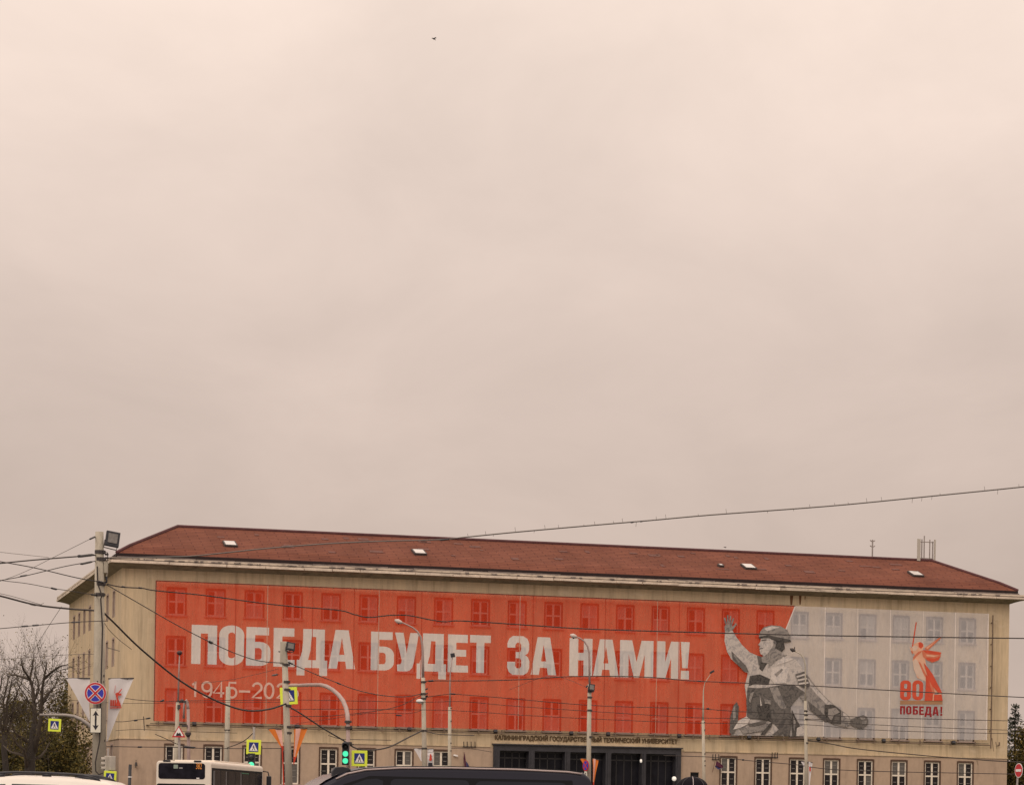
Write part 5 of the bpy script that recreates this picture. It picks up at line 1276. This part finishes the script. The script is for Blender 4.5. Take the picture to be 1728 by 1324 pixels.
for sd in (-1, 1):
    for nm, poly in (('rear_window', rpoly(3.62, 1.20, 4.98, 1.765, .09, 4, 0, -.10)), ('middle_window', rpoly(2.44, 1.20, 3.54, 1.775, .07, 4, .04, 0))):
        panel(van, vb.side(poly, sd, .006), nm, TINT)
    panel(van, vb.side([(1.42, 1.20), (2.33, 1.20), (2.38, 1.74), (2.30, 1.775), (2.15, 1.76), (1.98, 1.685)], sd, .006), 'front_window', TINT)
    panel(van, vb.side([(1.30, 1.16), (5.04, 1.16), (4.96, 1.80), (2.2, 1.815), (1.85, 1.68)], sd, .003), 'window_surround', SEALM)
    b_ = MB(); b_.tube([(x, sd * (vb.wy(x, lerp_tab(vb.top, x) - .085) - .05), lerp_tab(vb.top, x) - .012) for x in (1.9, 2.15, 2.6, 3.3, 4.2, 4.9, 5.1)], .014, 5); b_.build('roof_seam', SEALM, van, True)
    b_ = MB(); b_.tube([(x, sd * (vb.wy(x, lerp_tab(vb.top, x) - .085) - .012), lerp_tab(vb.top, x) - .030) for x in (1.75, 1.9, 2.15, 2.6, 3.3, 4.2, 4.9, 5.1)], .017, 5); b_.build('drip_rail', mat('drip_rail_highlight', (.36, .29, .28), .35), van, True)  # pale rail colour paints a highlight along the roof edge
    b_ = MB(); b_.box((1.52, sd * 1.06, 1.26), (.14, .20, .24)); b_.build('mirror', VTRIM, van, bevel=.04)
    b_ = MB(); b_.box((2.62, sd * .955, 1.08), (.20, .03, .04)); b_.build('door_handle', VTRIM, van)
    lampbox(van, 'headlight', (.22, sd * .70, .80), (.30, .30, .22), HEADL); lampbox(van, 'tail_light', (5.26, sd * .84, 1.15), (.10, .12, .5), REDL)
    for wx in (.95, 4.15):
        wheel(van, wx, sd * .84, .34); wo = [o for o in van.children if o.name.startswith('wheel')][-1]
        wo.scale = (1 / VSX, 1, 1 / VSZ); wo.location.x = wx - wx / VSX
ws = []
for x, k in ((1.10, .80), (1.30, .80), (1.62, .77), (1.80, .74)): ws.append((x, k, lerp_tab(vb.top, x)))
b_ = MB()
for (xa, ka, za), (xb, kb, zb) in zip(ws[:-1], ws[1:]): b_.face([(xa - .01, -ka, za + .022), (xa - .01, ka, za + .022), (xb - .01, kb, zb + .022), (xb - .01, -kb, zb + .022)])
b_.build('windscreen', mat('windscreen_glass', (.12, .108, .115), .12, spec=.6), van, True)  # glass colour lightened to paint in the sky's reflection
lampbox(van, 'rear_glass', (5.265, 0, 1.5), (.02, 1.3, .5), TINT); lampbox(van, 'bumper', (.02, 0, .5), (.20, 1.5, .28), VTRIM); lampbox(van, 'rear_bumper', (5.3, 0, .5), (.18, 1.7, .26), VTRIM)
b_ = MB(); b_.prism([(1.72, 1.78), (1.98, 1.90), (1.94, 1.935), (1.86, 1.95), (1.76, 1.94), (1.72, 1.88)], -.66, -.54); b_.build('roof_aerial', BLACK, van, bevel=.012)

# white car with black roof rails at the left edge
CY = 40.5
CPT = mat('white_car_paint', (.72, .66, .60), .25, spec=.5, var=.03, scale=2)
car = empty('white_car', (0, 0, 0)); tag(car, 'white estate car with black roof rails at the lower left corner', 'car')
tailx = P(214, 1324, CY)
car.rotation_euler = (0, 0, R(-3)); CL_ = 4.6
car.location = (tailx.x - CL_ + .22, CY, 0)
cb = Body(CL_, [(0, .70), (.08, .86), (.5, .98), (1.1, 1.06), (1.3, 1.13), (1.7, 1.40), (2.0, 1.56), (2.3, 1.645), (2.8, 1.69), (3.3, 1.685), (3.7, 1.67), (4.0, 1.645), (4.22, 1.61), (4.36, 1.545), (4.44, 1.45), (4.52, 1.2), (4.6, .9)],
          [(.2, .86), (.6, .91), (1.0, .91), (1.15, .89), (1.6, .68), (1.7, .62)], [(0, .70), (.15, .86), (.6, .97), (1.2, 1), (3.8, 1), (4.3, .95), (4.6, .88)], .25, .07)
cb.mesh([0, .08, .3, .5, .8, 1.1, 1.3, 1.5, 1.7, 1.85, 2.0, 2.15, 2.3, 2.55, 2.8, 3.3, 3.7, 4.0, 4.12, 4.22, 4.3, 4.36, 4.40, 4.44, 4.52, 4.6]).build('body', CPT, car, True)
for sd in (-1, 1):
    panel(car, cb.side([(1.55, 1.12), (2.62, 1.12), (2.66, 1.555), (2.35, 1.545), (2.1, 1.47)], sd, .006), 'front_window', TINT)
    panel(car, cb.side([(2.74, 1.12), (3.55, 1.14), (3.50, 1.55), (2.76, 1.56)], sd, .006), 'rear_window', TINT); panel(car, cb.side([(3.62, 1.16), (4.20, 1.26), (4.08, 1.50), (3.58, 1.545)], sd, .006), 'quarter_window', TINT)
    b_ = MB(); yr = sd * .585
    pts = [(2.35, yr, 1.66), (2.5, yr, 1.725)] + [(x, yr, lerp_tab(cb.top, x) + .052) for x in (2.8, 3.2, 3.6, 3.85)] + [(4.02, yr, 1.672), (4.12, yr, 1.635)]
    b_.tube(pts, [.012, .02, .02, .02, .02, .02, .018, .010], 8)
    for x in (2.55, 3.28): b_.box((x, yr, lerp_tab(cb.top, x) + .02), (.14, .03, .06))
    b_.prism([(3.72, 1.675), (4.14, 1.62), (4.02, 1.69), (3.80, 1.712)], yr - .015, yr + .015)
    b_.build('roof_rail', BLACK, car, True)
    b_ = MB(); b_.box((1.72, sd * 1.0, 1.14), (.14, .2, .16)); b_.build('mirror', BLACK, car, bevel=.04)
    lampbox(car, 'headlight', (.25, sd * .66, .76), (.3, .3, .16), HEADL); lampbox(car, 'tail_light', (4.52, sd * .74, 1.05), (.14, .16, .26), REDL)
    wheel(car, .9, sd * .80, .33); wheel(car, 3.6, sd * .80, .33)
lampbox(car, 'rear_glass', (4.43, 0, 1.36), (.03, 1.1, .26), TINT); lampbox(car, 'bumper', (.04, 0, .45), (.2, 1.4, .24), VTRIM); lampbox(car, 'rear_bumper', (4.56, 0, .5), (.16, 1.5, .26), VTRIM)

# white city bus driving away
bus = empty('city_bus', (0, 0, 0)); tag(bus, 'white city bus seen from behind with orange route number in its rear window', 'bus')
BY = 113.0; BH = R(5.6)
rl, rrr = P(262.5, 1324, BY), P(356.5, 1324, BY)
bc = (rl + rrr) / 2
BWH = (rrr.x - rl.x) / 2 / math.cos(BH)
bus.location = (bc.x, BY, gz(BY)); bus.rotation_euler = (0, 0, -BH)     # +y of the bus is forwards
BPT = mat('bus_paint', (.74, .66, .57), .4, var=.05, scale=1.2); BDK = mat('bus_dark_glass', (.012, .011, .016), .2, var=.7, scale=1.6, spec=.10)
zr = P(310, 1283.2, BY).z - gz(BY); BLN = 11.8
b_ = MB(); sec = rr(-BWH, .32, BWH, zr, .14, .16, 5, '0011')
b_.prism(sec, 0, BLN); b_.build('body', BPT, bus, bevel=.05)
b_ = MB(); b_.box((0, 6.2, zr + .045), (BWH * 1.5, 8, .09)); b_.build('roof_unit', BPT, bus, bevel=.03)
k = BY / F
def bz(py): return P(310, py, BY).z - gz(BY)
def bx(px): return (P(px, 1310, BY).x - bc.x)
b_ = MB(); b_.prism(rr(bx(266.5), bz(1313.5), bx(346.5), bz(1286.8), .12, .12, 5), -.012, .02); b_.build('rear_window', BDK, bus)
b_ = MB(); b_.prism(rr(bx(263.5), bz(1347), bx(348.5), bz(1321.5), .10, .10, 5), -.010, .02); b_.build('engine_cover', SEALM, bus)
for a, c_ in ((274, 287), (327, 340)):
    b_ = MB(); b_.prism(rr(bx(a), bz(1284.6), bx(c_), bz(1281.8) , .03, .03, 3), -.02, .01); b_.build('marker_lamp', BLACK, bus)
ORL = mat('orange_display', (.10, .03, .01), .4, emit=((1, .33, .05), .55))
me = text_mesh('382', (bx(341) - bx(331)), .28, .004, .0); me.materials.append(ORL)
o = bpy.data.objects.new('route_number', me); COL.objects.link(o); o.parent = bus; o.location = (bx(331), -.022, bz(1296.3))
for px0, py0, px1, py1, m_ in ((292.5, 1289.5, 300, 1296, mat('pale_green_sticker', (.25, .30, .25), .5)), (302, 1294, 308, 1296, mat('grey_sticker', (.3, .28, .27), .5)), (332, 1311, 337, 1313, WHITE)):
    b_ = MB(); b_.prism([(bx(px0), bz(py1)), (bx(px1), bz(py1)), (bx(px1), bz(py0)), (bx(px0), bz(py0))], -.018, -.013); b_.build('sticker', m_, bus)
# glazed sides: panes between slim pillars
for sd in (-1, 1):
    b_ = MB(); b_.box((sd * (BWH + .004), BLN / 2 - .05, (1.15 + zr - .28) / 2), (.012, BLN - .35, zr - .28 - 1.15)); b_.build('window_band', SEALM, bus)
    for q in range(7):
        y0 = .35 + q * 1.6; b_ = MB(); b_.box((sd * (BWH + .010), y0 + .76, (1.22 + zr - .36) / 2), (.012, 1.5, zr - .36 - 1.22)); b_.build('side_window', BDK, bus)
    for y in (.42, .62, 3.1, 6.4): 
        b_ = MB(); b_.tube([(sd * (BWH + .02), y, 1.3), (sd * (BWH + .02), y, zr - .40)], .015, 5); b_.build('grab_pole', mat('pole_pale', (.35, .33, .33), .5), bus)
    for y in (2.3, 9.0): 
        b_ = MB(); xw = sd * (BWH - .12); b_.tube([(xw - .14, y, .48), (xw + .14, y, .48)], .48, 20); o = b_.build('wheel', RUB, bus, True)
        b_ = MB(); b_.tube([(xw, y, .48), (xw + sd * .15, y, .48)], [.28, .25], 16); b_.build('rim', RIMM, o, True)
    lampbox(bus, 'tail_light', (sd * (BWH - .15), -.02, 1.1), (.16, .05, .5), REDL)
b_ = MB(); b_.tube([(BWH, BLN - .1, zr - .25), (BWH + .22, BLN + .12, zr - .28), (BWH + .27, BLN + .12, zr - .5)], .03, 6); b_.build('mirror_arm', VTRIM, bus)
b_ = MB(); b_.box((BWH + .27, BLN + .12, zr - .75), (.24, .12, .55)); b_.build('mirror', BLACK, bus, bevel=.04)
lampbox(bus, 'green_reflection_strip', (BWH + .022, 7.4, zr - .42), (.006, 1.6, .05), mat('green_reflection_paint', (.02, .22, .12), .3))  # green reflection on the side glass, painted as a solid strip

# ------------------------------------------------------------------ pedestrian with umbrella at right
UY = 88.0
ut = P(1168.5, 1309, UY); gu = gz(UY)
um = empty('umbrella', (ut.x, UY, ut.z - .05)); tag(um, 'open black umbrella at the lower edge right of the entrance', 'umbrella')
b_ = MB(); UR = 26.5 * UY / F; n = 8; K = 6
for i in range(n):
    for kk in range(K):
        def up_(i_, k_, sub):
            an = 2 * math.pi * (i_ + sub) / n - math.pi / 2; th = k_ / K * R(80); dip = 1 - .05 * math.sin(math.pi * sub) * k_ / K
            return (UR * math.sin(th) * math.cos(an) * dip, UR * math.sin(th) * math.sin(an) * dip, UR * .72 * (math.cos(th) - 1) + .03)
        for sub in (0, .5):
            b_.face([up_(i, kk, sub), up_(i, kk, sub + .5), up_(i, kk + 1, sub + .5), up_(i, kk + 1, sub)])
cn = b_.build('canopy', mat('umbrella_cloth', (.008, .006, .010), .8, var=.2, scale=4, spec=.1), um, True)
b_ = MB()
for i in range(n):
    an = 2 * math.pi * i / n - math.pi / 2
    b_.tube([(UR * 1.01 * math.sin(R(80) * j / 6) * math.cos(an), UR * 1.01 * math.sin(R(80) * j / 6) * math.sin(an), UR * .72 * (math.cos(R(80) * j / 6) - 1) + .035) for j in range(7)], .010, 4)
b_.build('ribs', mat('rib_steel', (.05, .045, .05), .4, metal=.3), um)
b_ = MB(); an = -math.pi / 2
b_.tube([(UR * 1.012 * math.sin(R(80) * j / 6) * math.cos(an), UR * 1.012 * math.sin(R(80) * j / 6) * math.sin(an), UR * .72 * (math.cos(R(80) * j / 6) - 1) + .038) for j in range(7)], .011, 4); b_.build('pale_front_line', mat('pale_front_line', (.50, .44, .44), .6), um); b_ = MB(); b_.tube([(0, 0, .06), (0, 0, -1.05)], .012, 6); b_.build('shaft', DARKM, um)  # pale line down the front rib of the canopy
# the person below it: one skinned body
me = bpy.data.meshes.new('person')
jv = [(0,0,.95),(0,0,1.15),(0,0,1.35),(0,0,1.45),(0,.01,1.52),(0,-.01,1.62),(0,0,1.70), (-.10,0,.90),(-.11,-.10,.48),(-.11,.02,.09),(-.11,-.13,.04), (.10,0,.90),(.11,.12,.50),(.11,.20,.10),(.11,.07,.05),
      (-.19,0,1.40),(-.24,.03,1.12),(-.25,-.05,.88),(-.25,-.07,.79), (.19,0,1.40),(.22,-.06,1.14),(.10,-.20,1.24),(.04,-.22,1.30)]
je = [(0,1),(1,2),(2,3),(3,4),(4,5),(5,6),(0,7),(7,8),(8,9),(9,10),(0,11),(11,12),(12,13),(13,14),(2,15),(15,16),(16,17),(17,18),(2,19),(19,20),(20,21),(21,22)]
jr = [.15,.14,.15,.09,.055,.10,.075,.10,.07,.05,.045,.10,.07,.05,.045,.07,.05,.04,.035,.07,.05,.04,.035]
me.from_pydata(jv, je, []); pe = bpy.data.objects.new('person', me); COL.objects.link(pe)
sk = pe.modifiers.new('skin', 'SKIN'); 
for i, r_ in enumerate(jr): me.skin_vertices[0].data[i].radius = (r_, r_ * .85)
me.skin_vertices[0].data[0].use_root = True
pe.modifiers.new('sub', 'SUBSURF').levels = 2; pe.modifiers['sub'].render_levels = 2
pe.location = (ut.x - .04, UY + .22, gu); me.materials.append(mat('dark_coat', (.04, .04, .05), .85))
tag(pe, 'person in a dark coat holding the black umbrella, hidden below the lower edge', 'person')
zz = ut.z - .05
um.location.z = max(zz, gu + 1.9)

# ------------------------------------------------------------------ trees
BARK = mat('dark_bark', (.030, .024, .020), .95, var=.3, scale=6, stretch=(1, 1, .3))
BARK2 = mat('branch_bark', (.058, .045, .034), .95, var=.25, scale=6)
LEAF = [mat('olive_leaf', (.098, .082, .028), .9, var=.35, scale=1.3, spec=.08), mat('yellow_olive_leaf', (.150, .112, .034), .9, var=.3, scale=1.3, spec=.08), mat('deep_green_leaf', (.058, .054, .024), .9, var=.3, scale=1.3, spec=.08)]
CONL = mat('spruce_needles', (.040, .052, .036), .85, var=.3, scale=2)
def grow(rng_, mb_t, mb_c, p, d, ln, r, lvl, maxl, tips, up=.12, spread=.75, kids=(2, 3)):
    steps = 4 if lvl < 2 else 3
    pts = [p.copy()]; rs = [r]; q = p.copy(); dd = d.copy(); r1 = r * (.68 if lvl else .78)
    for i in range(steps):
        dd = (dd + Vector((rng_.uniform(-1, 1), rng_.uniform(-1, 1), rng_.uniform(-.6, .8) + up)) * .19).normalized()
        q = q + dd * (ln / steps); pts.append(q.copy()); rs.append(r + (r1 - r) * (i + 1) / steps)
    (mb_t if lvl == 0 else mb_c).tube(pts, rs, 9 if lvl == 0 else (6 if lvl < 3 else 3), 0, lvl < 2)
    if lvl >= maxl: tips.append(q); return
    if lvl >= maxl - 2: tips += pts[1:]
    n = rng_.randint(*kids)
    for i in range(n):
        a = dd.orthogonal().normalized(); a.rotate(Matrix.Rotation(rng_.uniform(0, 6.28), 3, dd))
        nd = (dd + a * rng_.uniform(.4, 1.0) * spread).normalized()
        grow(rng_, mb_t, mb_c, q, nd, ln * rng_.uniform(.62, .85), r1 * rng_.uniform(.55, .8), lvl + 1, maxl, tips, up, spread, kids)
    for i in range(1, steps):
        if lvl > 0 and rng_.random() < .75:
            a = dd.orthogonal().normalized(); a.rotate(Matrix.Rotation(rng_.uniform(0, 6.28), 3, dd))
            grow(rng_, mb_t, mb_c, pts[i], (dd * .6 + a * spread).normalized(), ln * rng_.uniform(.4, .6), rs[i] * .45, lvl + 2, maxl, tips, up, spread, kids)
def leaves(rng_, mb, pts, n, spread, size, nm=3):
    for _ in range(n):
        c_ = pts[rng_.randrange(len(pts))] + Vector((rng_.gauss(0, spread), rng_.gauss(0, spread), rng_.gauss(0, spread * .8)))
        if c_.z < .05: continue
        s_ = size * rng_.uniform(.5, 1.3)
        u = Vector((rng_.uniform(-1, 1), rng_.uniform(-1, 1), rng_.uniform(-1, 1))).normalized(); w = u.orthogonal().normalized(); w.rotate(Matrix.Rotation(rng_.uniform(0, 6.28), 3, u))
        v_ = u.cross(w)
        mb.face([c_ - w * s_, c_ + v_ * s_ * .5, c_ + w * s_, c_ - v_ * s_ * .5], rng_.choices(range(nm), [5, 3, 4][:nm])[0])
def tree(px, Y, h, r, label, seed, maxl=5, nleaf=0, size=.12, up=.12, lspread=.25, trunk_h=.28, spread=.75, name='bare_tree', mats=None, kids=(2, 3)):
    rng_ = random.Random(seed); b0 = P(px, 1324, Y)
    e = empty(name, (b0.x, Y, gz(Y))); tag(e, label, 'tree', 'trees beside the building')
    t_, c_, tips = MB(), MB(), []
    grow(rng_, t_, c_, Vector((0, 0, -.05)), Vector((rng_.uniform(-.08, .08), 0, 1)).normalized(), h * trunk_h, r, 0, maxl, tips, up, spread, kids)
    # bring to the height wanted
    zmax = max(v_.z for v_ in c_.v); k_ = h / zmax
    for v_ in t_.v + c_.v: v_ *= k_
    tips = [p * k_ for p in tips]
    t_.build('trunk', BARK, e, True); c_.build('branches', BARK2, e, True)
    if nleaf:
        lf = MB(); leaves(rng_, lf, tips, nleaf, lspread, size); lf.build('foliage', mats or LEAF, e)
    return e
def shrub(px, Y, w, d, h, label, seed, n=7000, size=.125, mats=None, name='shrub'):
    rng_ = random.Random(seed); b0 = P(px, 1324, Y)
    e = empty(name, (b0.x, Y, gz(Y))); tag(e, label, 'shrub', 'shrubs beside the building')
    st = MB(); pts = []
    for i in range(16):
        a = rng_.uniform(0, 6.28); q = Vector((math.cos(a) * w * .15, math.sin(a) * d * .15, 0)); tip = Vector((rng_.uniform(-.5, .5) * w, rng_.uniform(-.5, .5) * d, h * rng_.uniform(.55, 1)))
        mid = q.lerp(tip, .5) + Vector((0, 0, h * .12)); st.tube([q, mid, tip], [.06, .04, .012], 5)
        for k_ in range(9): pts.append(q.lerp(mid, k_ / 8) if k_ < 3 else mid.lerp(tip, (k_ - 2) / 6))
    for i in range(60):
        x, y = rng_.uniform(-.5, .5), rng_.uniform(-.5, .5); zm = h * (1 - 1.6 * (x * x + y * y)) * rng_.uniform(.55, 1.0)
        for k_ in range(4): pts.append(Vector((x * w, y * d, zm * rng_.uniform(.05, 1))))
    st.build('stem', BARK2, e); lf = MB(); leaves(rng_, lf, pts, n, .32, size); lf.build('foliage', mats or LEAF, e); return e
def limbed_tree(px, Y, label, limbs, seed, twig=1.0):
    """a bare tree whose main limbs were surveyed; finer twigs grow from them"""
    rng_ = random.Random(seed); b0 = P(px, 1324, Y); b0.z = gz(Y)
    e = empty('bare_tree', b0); tag(e, label, 'tree', 'trees beside the building')
    t_, c_, tips = MB(), MB(), []
    for k, (r0_, r1_, dep, pts) in enumerate(limbs):
        q = [P(x / 5.42, 1080 + y / 5.42, Y + dep * i / max(1, len(pts) - 1)) - b0 for i, (x, y) in enumerate(pts)]
        if k == 0: q = [Vector((q[0].x, 0, -.05))] + q
        n = len(q); rs = [(r0_ + (r1_ - r0_) * i / (n - 1)) * (.86 if k else .95) for i in range(n)]
        (t_ if k == 0 else c_).tube(q, rs, 9 if k == 0 else 6)
        if k:
            for i in range(1, n):
                d0 = (q[i] - q[i - 1]).normalized(); seg = (q[i] - q[i - 1]).length
                for _ in range(max(3, int(seg * 4.0))):
                    a = d0.orthogonal().normalized(); a.rotate(Matrix.Rotation(rng_.uniform(0, 6.28), 3, d0))
                    st = q[i - 1].lerp(q[i], rng_.uniform(.1, 1)); late = i / (n - 1)
                    grow(rng_, c_, c_, st, (d0 * .7 + a * .8 + Vector((0, 0, .25))).normalized(), rng_.uniform(.7, 1.5) * twig, max(.013, rs[i] * .32), 3, 5, tips, .14, .8, (2, 3))
    t_.build('trunk', BARK, e, True); c_.build('branches', BARK2, e, True)
    lf = MB(); leaves(rng_, lf, tips, 900, .18, .065); lf.build('buds', LEAF, e)
limbed_tree(50, 158, 'big bare tree with forked trunk left of the building', [
    (.42, .26, 0, [(266, 1290), (272, 1180), (276, 1080), (298, 920), (318, 760)]),
    (.20, .05, 1.5, [(318, 770), (322, 680), (310, 560), (300, 440), (272, 352), (290, 270), (310, 160)]),
    (.22, .05, -1.5, [(312, 1020), (345, 860), (372, 720), (380, 560), (388, 430), (402, 350), (430, 200)]),
    (.10, .03, -2, [(402, 352), (480, 282), (560, 232), (622, 222)]), (.11, .03, 2, [(272, 356), (205, 335), (130, 312), (66, 330)]),
    (.14, .03, -2, [(278, 960), (205, 890), (140, 850), (100, 780)]), (.16, .04, 2, [(284, 1070), (200, 1045), (95, 1020), (30, 960)]),
    (.16, .04, -2.5, [(250, 1190), (236, 1080), (220, 1000), (146, 940), (112, 860)]), (.13, .03, 2, [(300, 1090), (380, 1052), (420, 1000), (452, 930)]),
    (.09, .03, 1.5, [(310, 560), (350, 470), (352, 390), (322, 300), (330, 200)]), (.09, .03, -1, [(272, 352), (210, 260), (190, 170)]), (.10, .03, 2, [(380, 560), (450, 470), (500, 430), (520, 360)])], 4)
limbed_tree(10, 166, 'bare dark tree at the left edge with many upright limbs', [
    (.26, .18, 0, [(60, 1290), (50, 1150), (36, 1000), (40, 860)]),
    (.14, .03, 1.5, [(40, 870), (42, 700), (30, 560), (60, 420), (84, 320)]), (.14, .03, -1.5, [(40, 880), (66, 720), (60, 580), (96, 430), (112, 340)]),
    (.12, .03, 1, [(50, 900), (110, 720), (120, 580), (160, 470), (190, 400)]), (.12, .03, -1, [(38, 900), (0, 740), (-20, 560), (10, 400), (20, 330)]),
    (.12, .03, 2, [(36, 960), (-60, 800), (-90, 600), (-60, 420)]), (.10, .03, 1, [(66, 720), (130, 640), (200, 600), (230, 540)])], 12)
tree(108, 236, 12.9, .20, 'narrow leafing tree against the corner of the side wall', 23, 6, 3800, .12, .5, .30, .2, .42, name='leafing_tree')
tree(92, 228, 10.4, .22, 'olive leafing tree behind the yellow hanging crosswalk sign', 31, 6, 3000, .12, .3, .35, .2, .55, name='leafing_tree')
tree(24, 216, 9.3, .22, 'leafing tree with brownish buds behind the two bare trees', 37, 6, 2800, .12, .25, .35, .2, .6, name='leafing_tree')
shrub(104, 196, 5.0, 4.5, 7.0, 'tall dense olive shrub touching the side wall corner', 41, 13000)
shrub(76, 188, 5.5, 4.5, 6.2, 'broad yellow-olive shrub right of the big bare trunk', 43, 13000)
shrub(40, 192, 6.0, 4.5, 6.6, 'broad dark shrub directly behind the big bare trunk', 47, 13000)
shrub(6, 186, 6.0, 4.5, 6.0, 'broad olive shrub at the left edge under the bare trees', 53, 13000)
# right edge: spruce and a dense broadleaf tree
def spruce(px, Y, h, label, seed):
    rng_ = random.Random(seed); b0 = P(px, 1324, Y); e = empty('spruce_tree', (b0.x, Y, gz(Y))); tag(e, label, 'tree', 'trees beside the building')
    t_ = MB(); t_.tube([(0, 0, -.05), (.05, 0, h * .5), (0, 0, h)], [.26, .15, .02], 8); t_.build('trunk', BARK, e, True)
    lf = MB(); br_ = MB(); z = h * .12
    while z < h - .1:
        R0 = (h - z) * .27 + .12
        for i in range(rng_.randint(5, 7)):
            a = rng_.uniform(0, 6.28); rl_ = R0 * rng_.uniform(.65, 1.15); tip = Vector((math.cos(a) * rl_, math.sin(a) * rl_, z - rl_ * .12 + rng_.uniform(-.1, .25)))
            br_.tube([(0, 0, z), tip], [.03, .008], 4)
            for k_ in range(int(10 + rl_ * 16)):
                f_ = rng_.uniform(.08, 1.0); c_ = Vector((0, 0, z)).lerp(tip, f_) + Vector((rng_.gauss(0, .10), rng_.gauss(0, .10), rng_.gauss(-.05, .06))); s_ = rng_.uniform(.08, .2)
                u = (tip - Vector((0, 0, z))).normalized(); w = u.orthogonal().normalized(); w.rotate(Matrix.Rotation(rng_.uniform(0, 6.28), 3, u)); dd = (u * .6 + w).normalized()
                lf.face([c_ - u * .04, c_ + dd * s_ + u * .05, c_ + dd * s_ * .9 + u * .12, c_ + u * .09])
        z += rng_.uniform(.28, .42)
    br_.build('branches', BARK2, e); lf.build('needles', CONL, e)
spruce(1711, 236, 10.6, 'dark spruce with pointed top beyond the right corner of the building', 61)
tree(1722, 228, 8.9, .22, 'dense olive-green broadleaf tree before the spruce at the right edge', 67, 6, 9000, .15, .2, .45, .2, .7, name='leafing_tree')
shrub(1712, 222, 5.0, 4.0, 6.4, 'dense dark green shrub behind the no-entry sign', 71, 13000)
shrub(1750, 224, 7.0, 5.0, 7.0, 'olive shrub at the extreme right edge beside the spruce', 73, 6000)
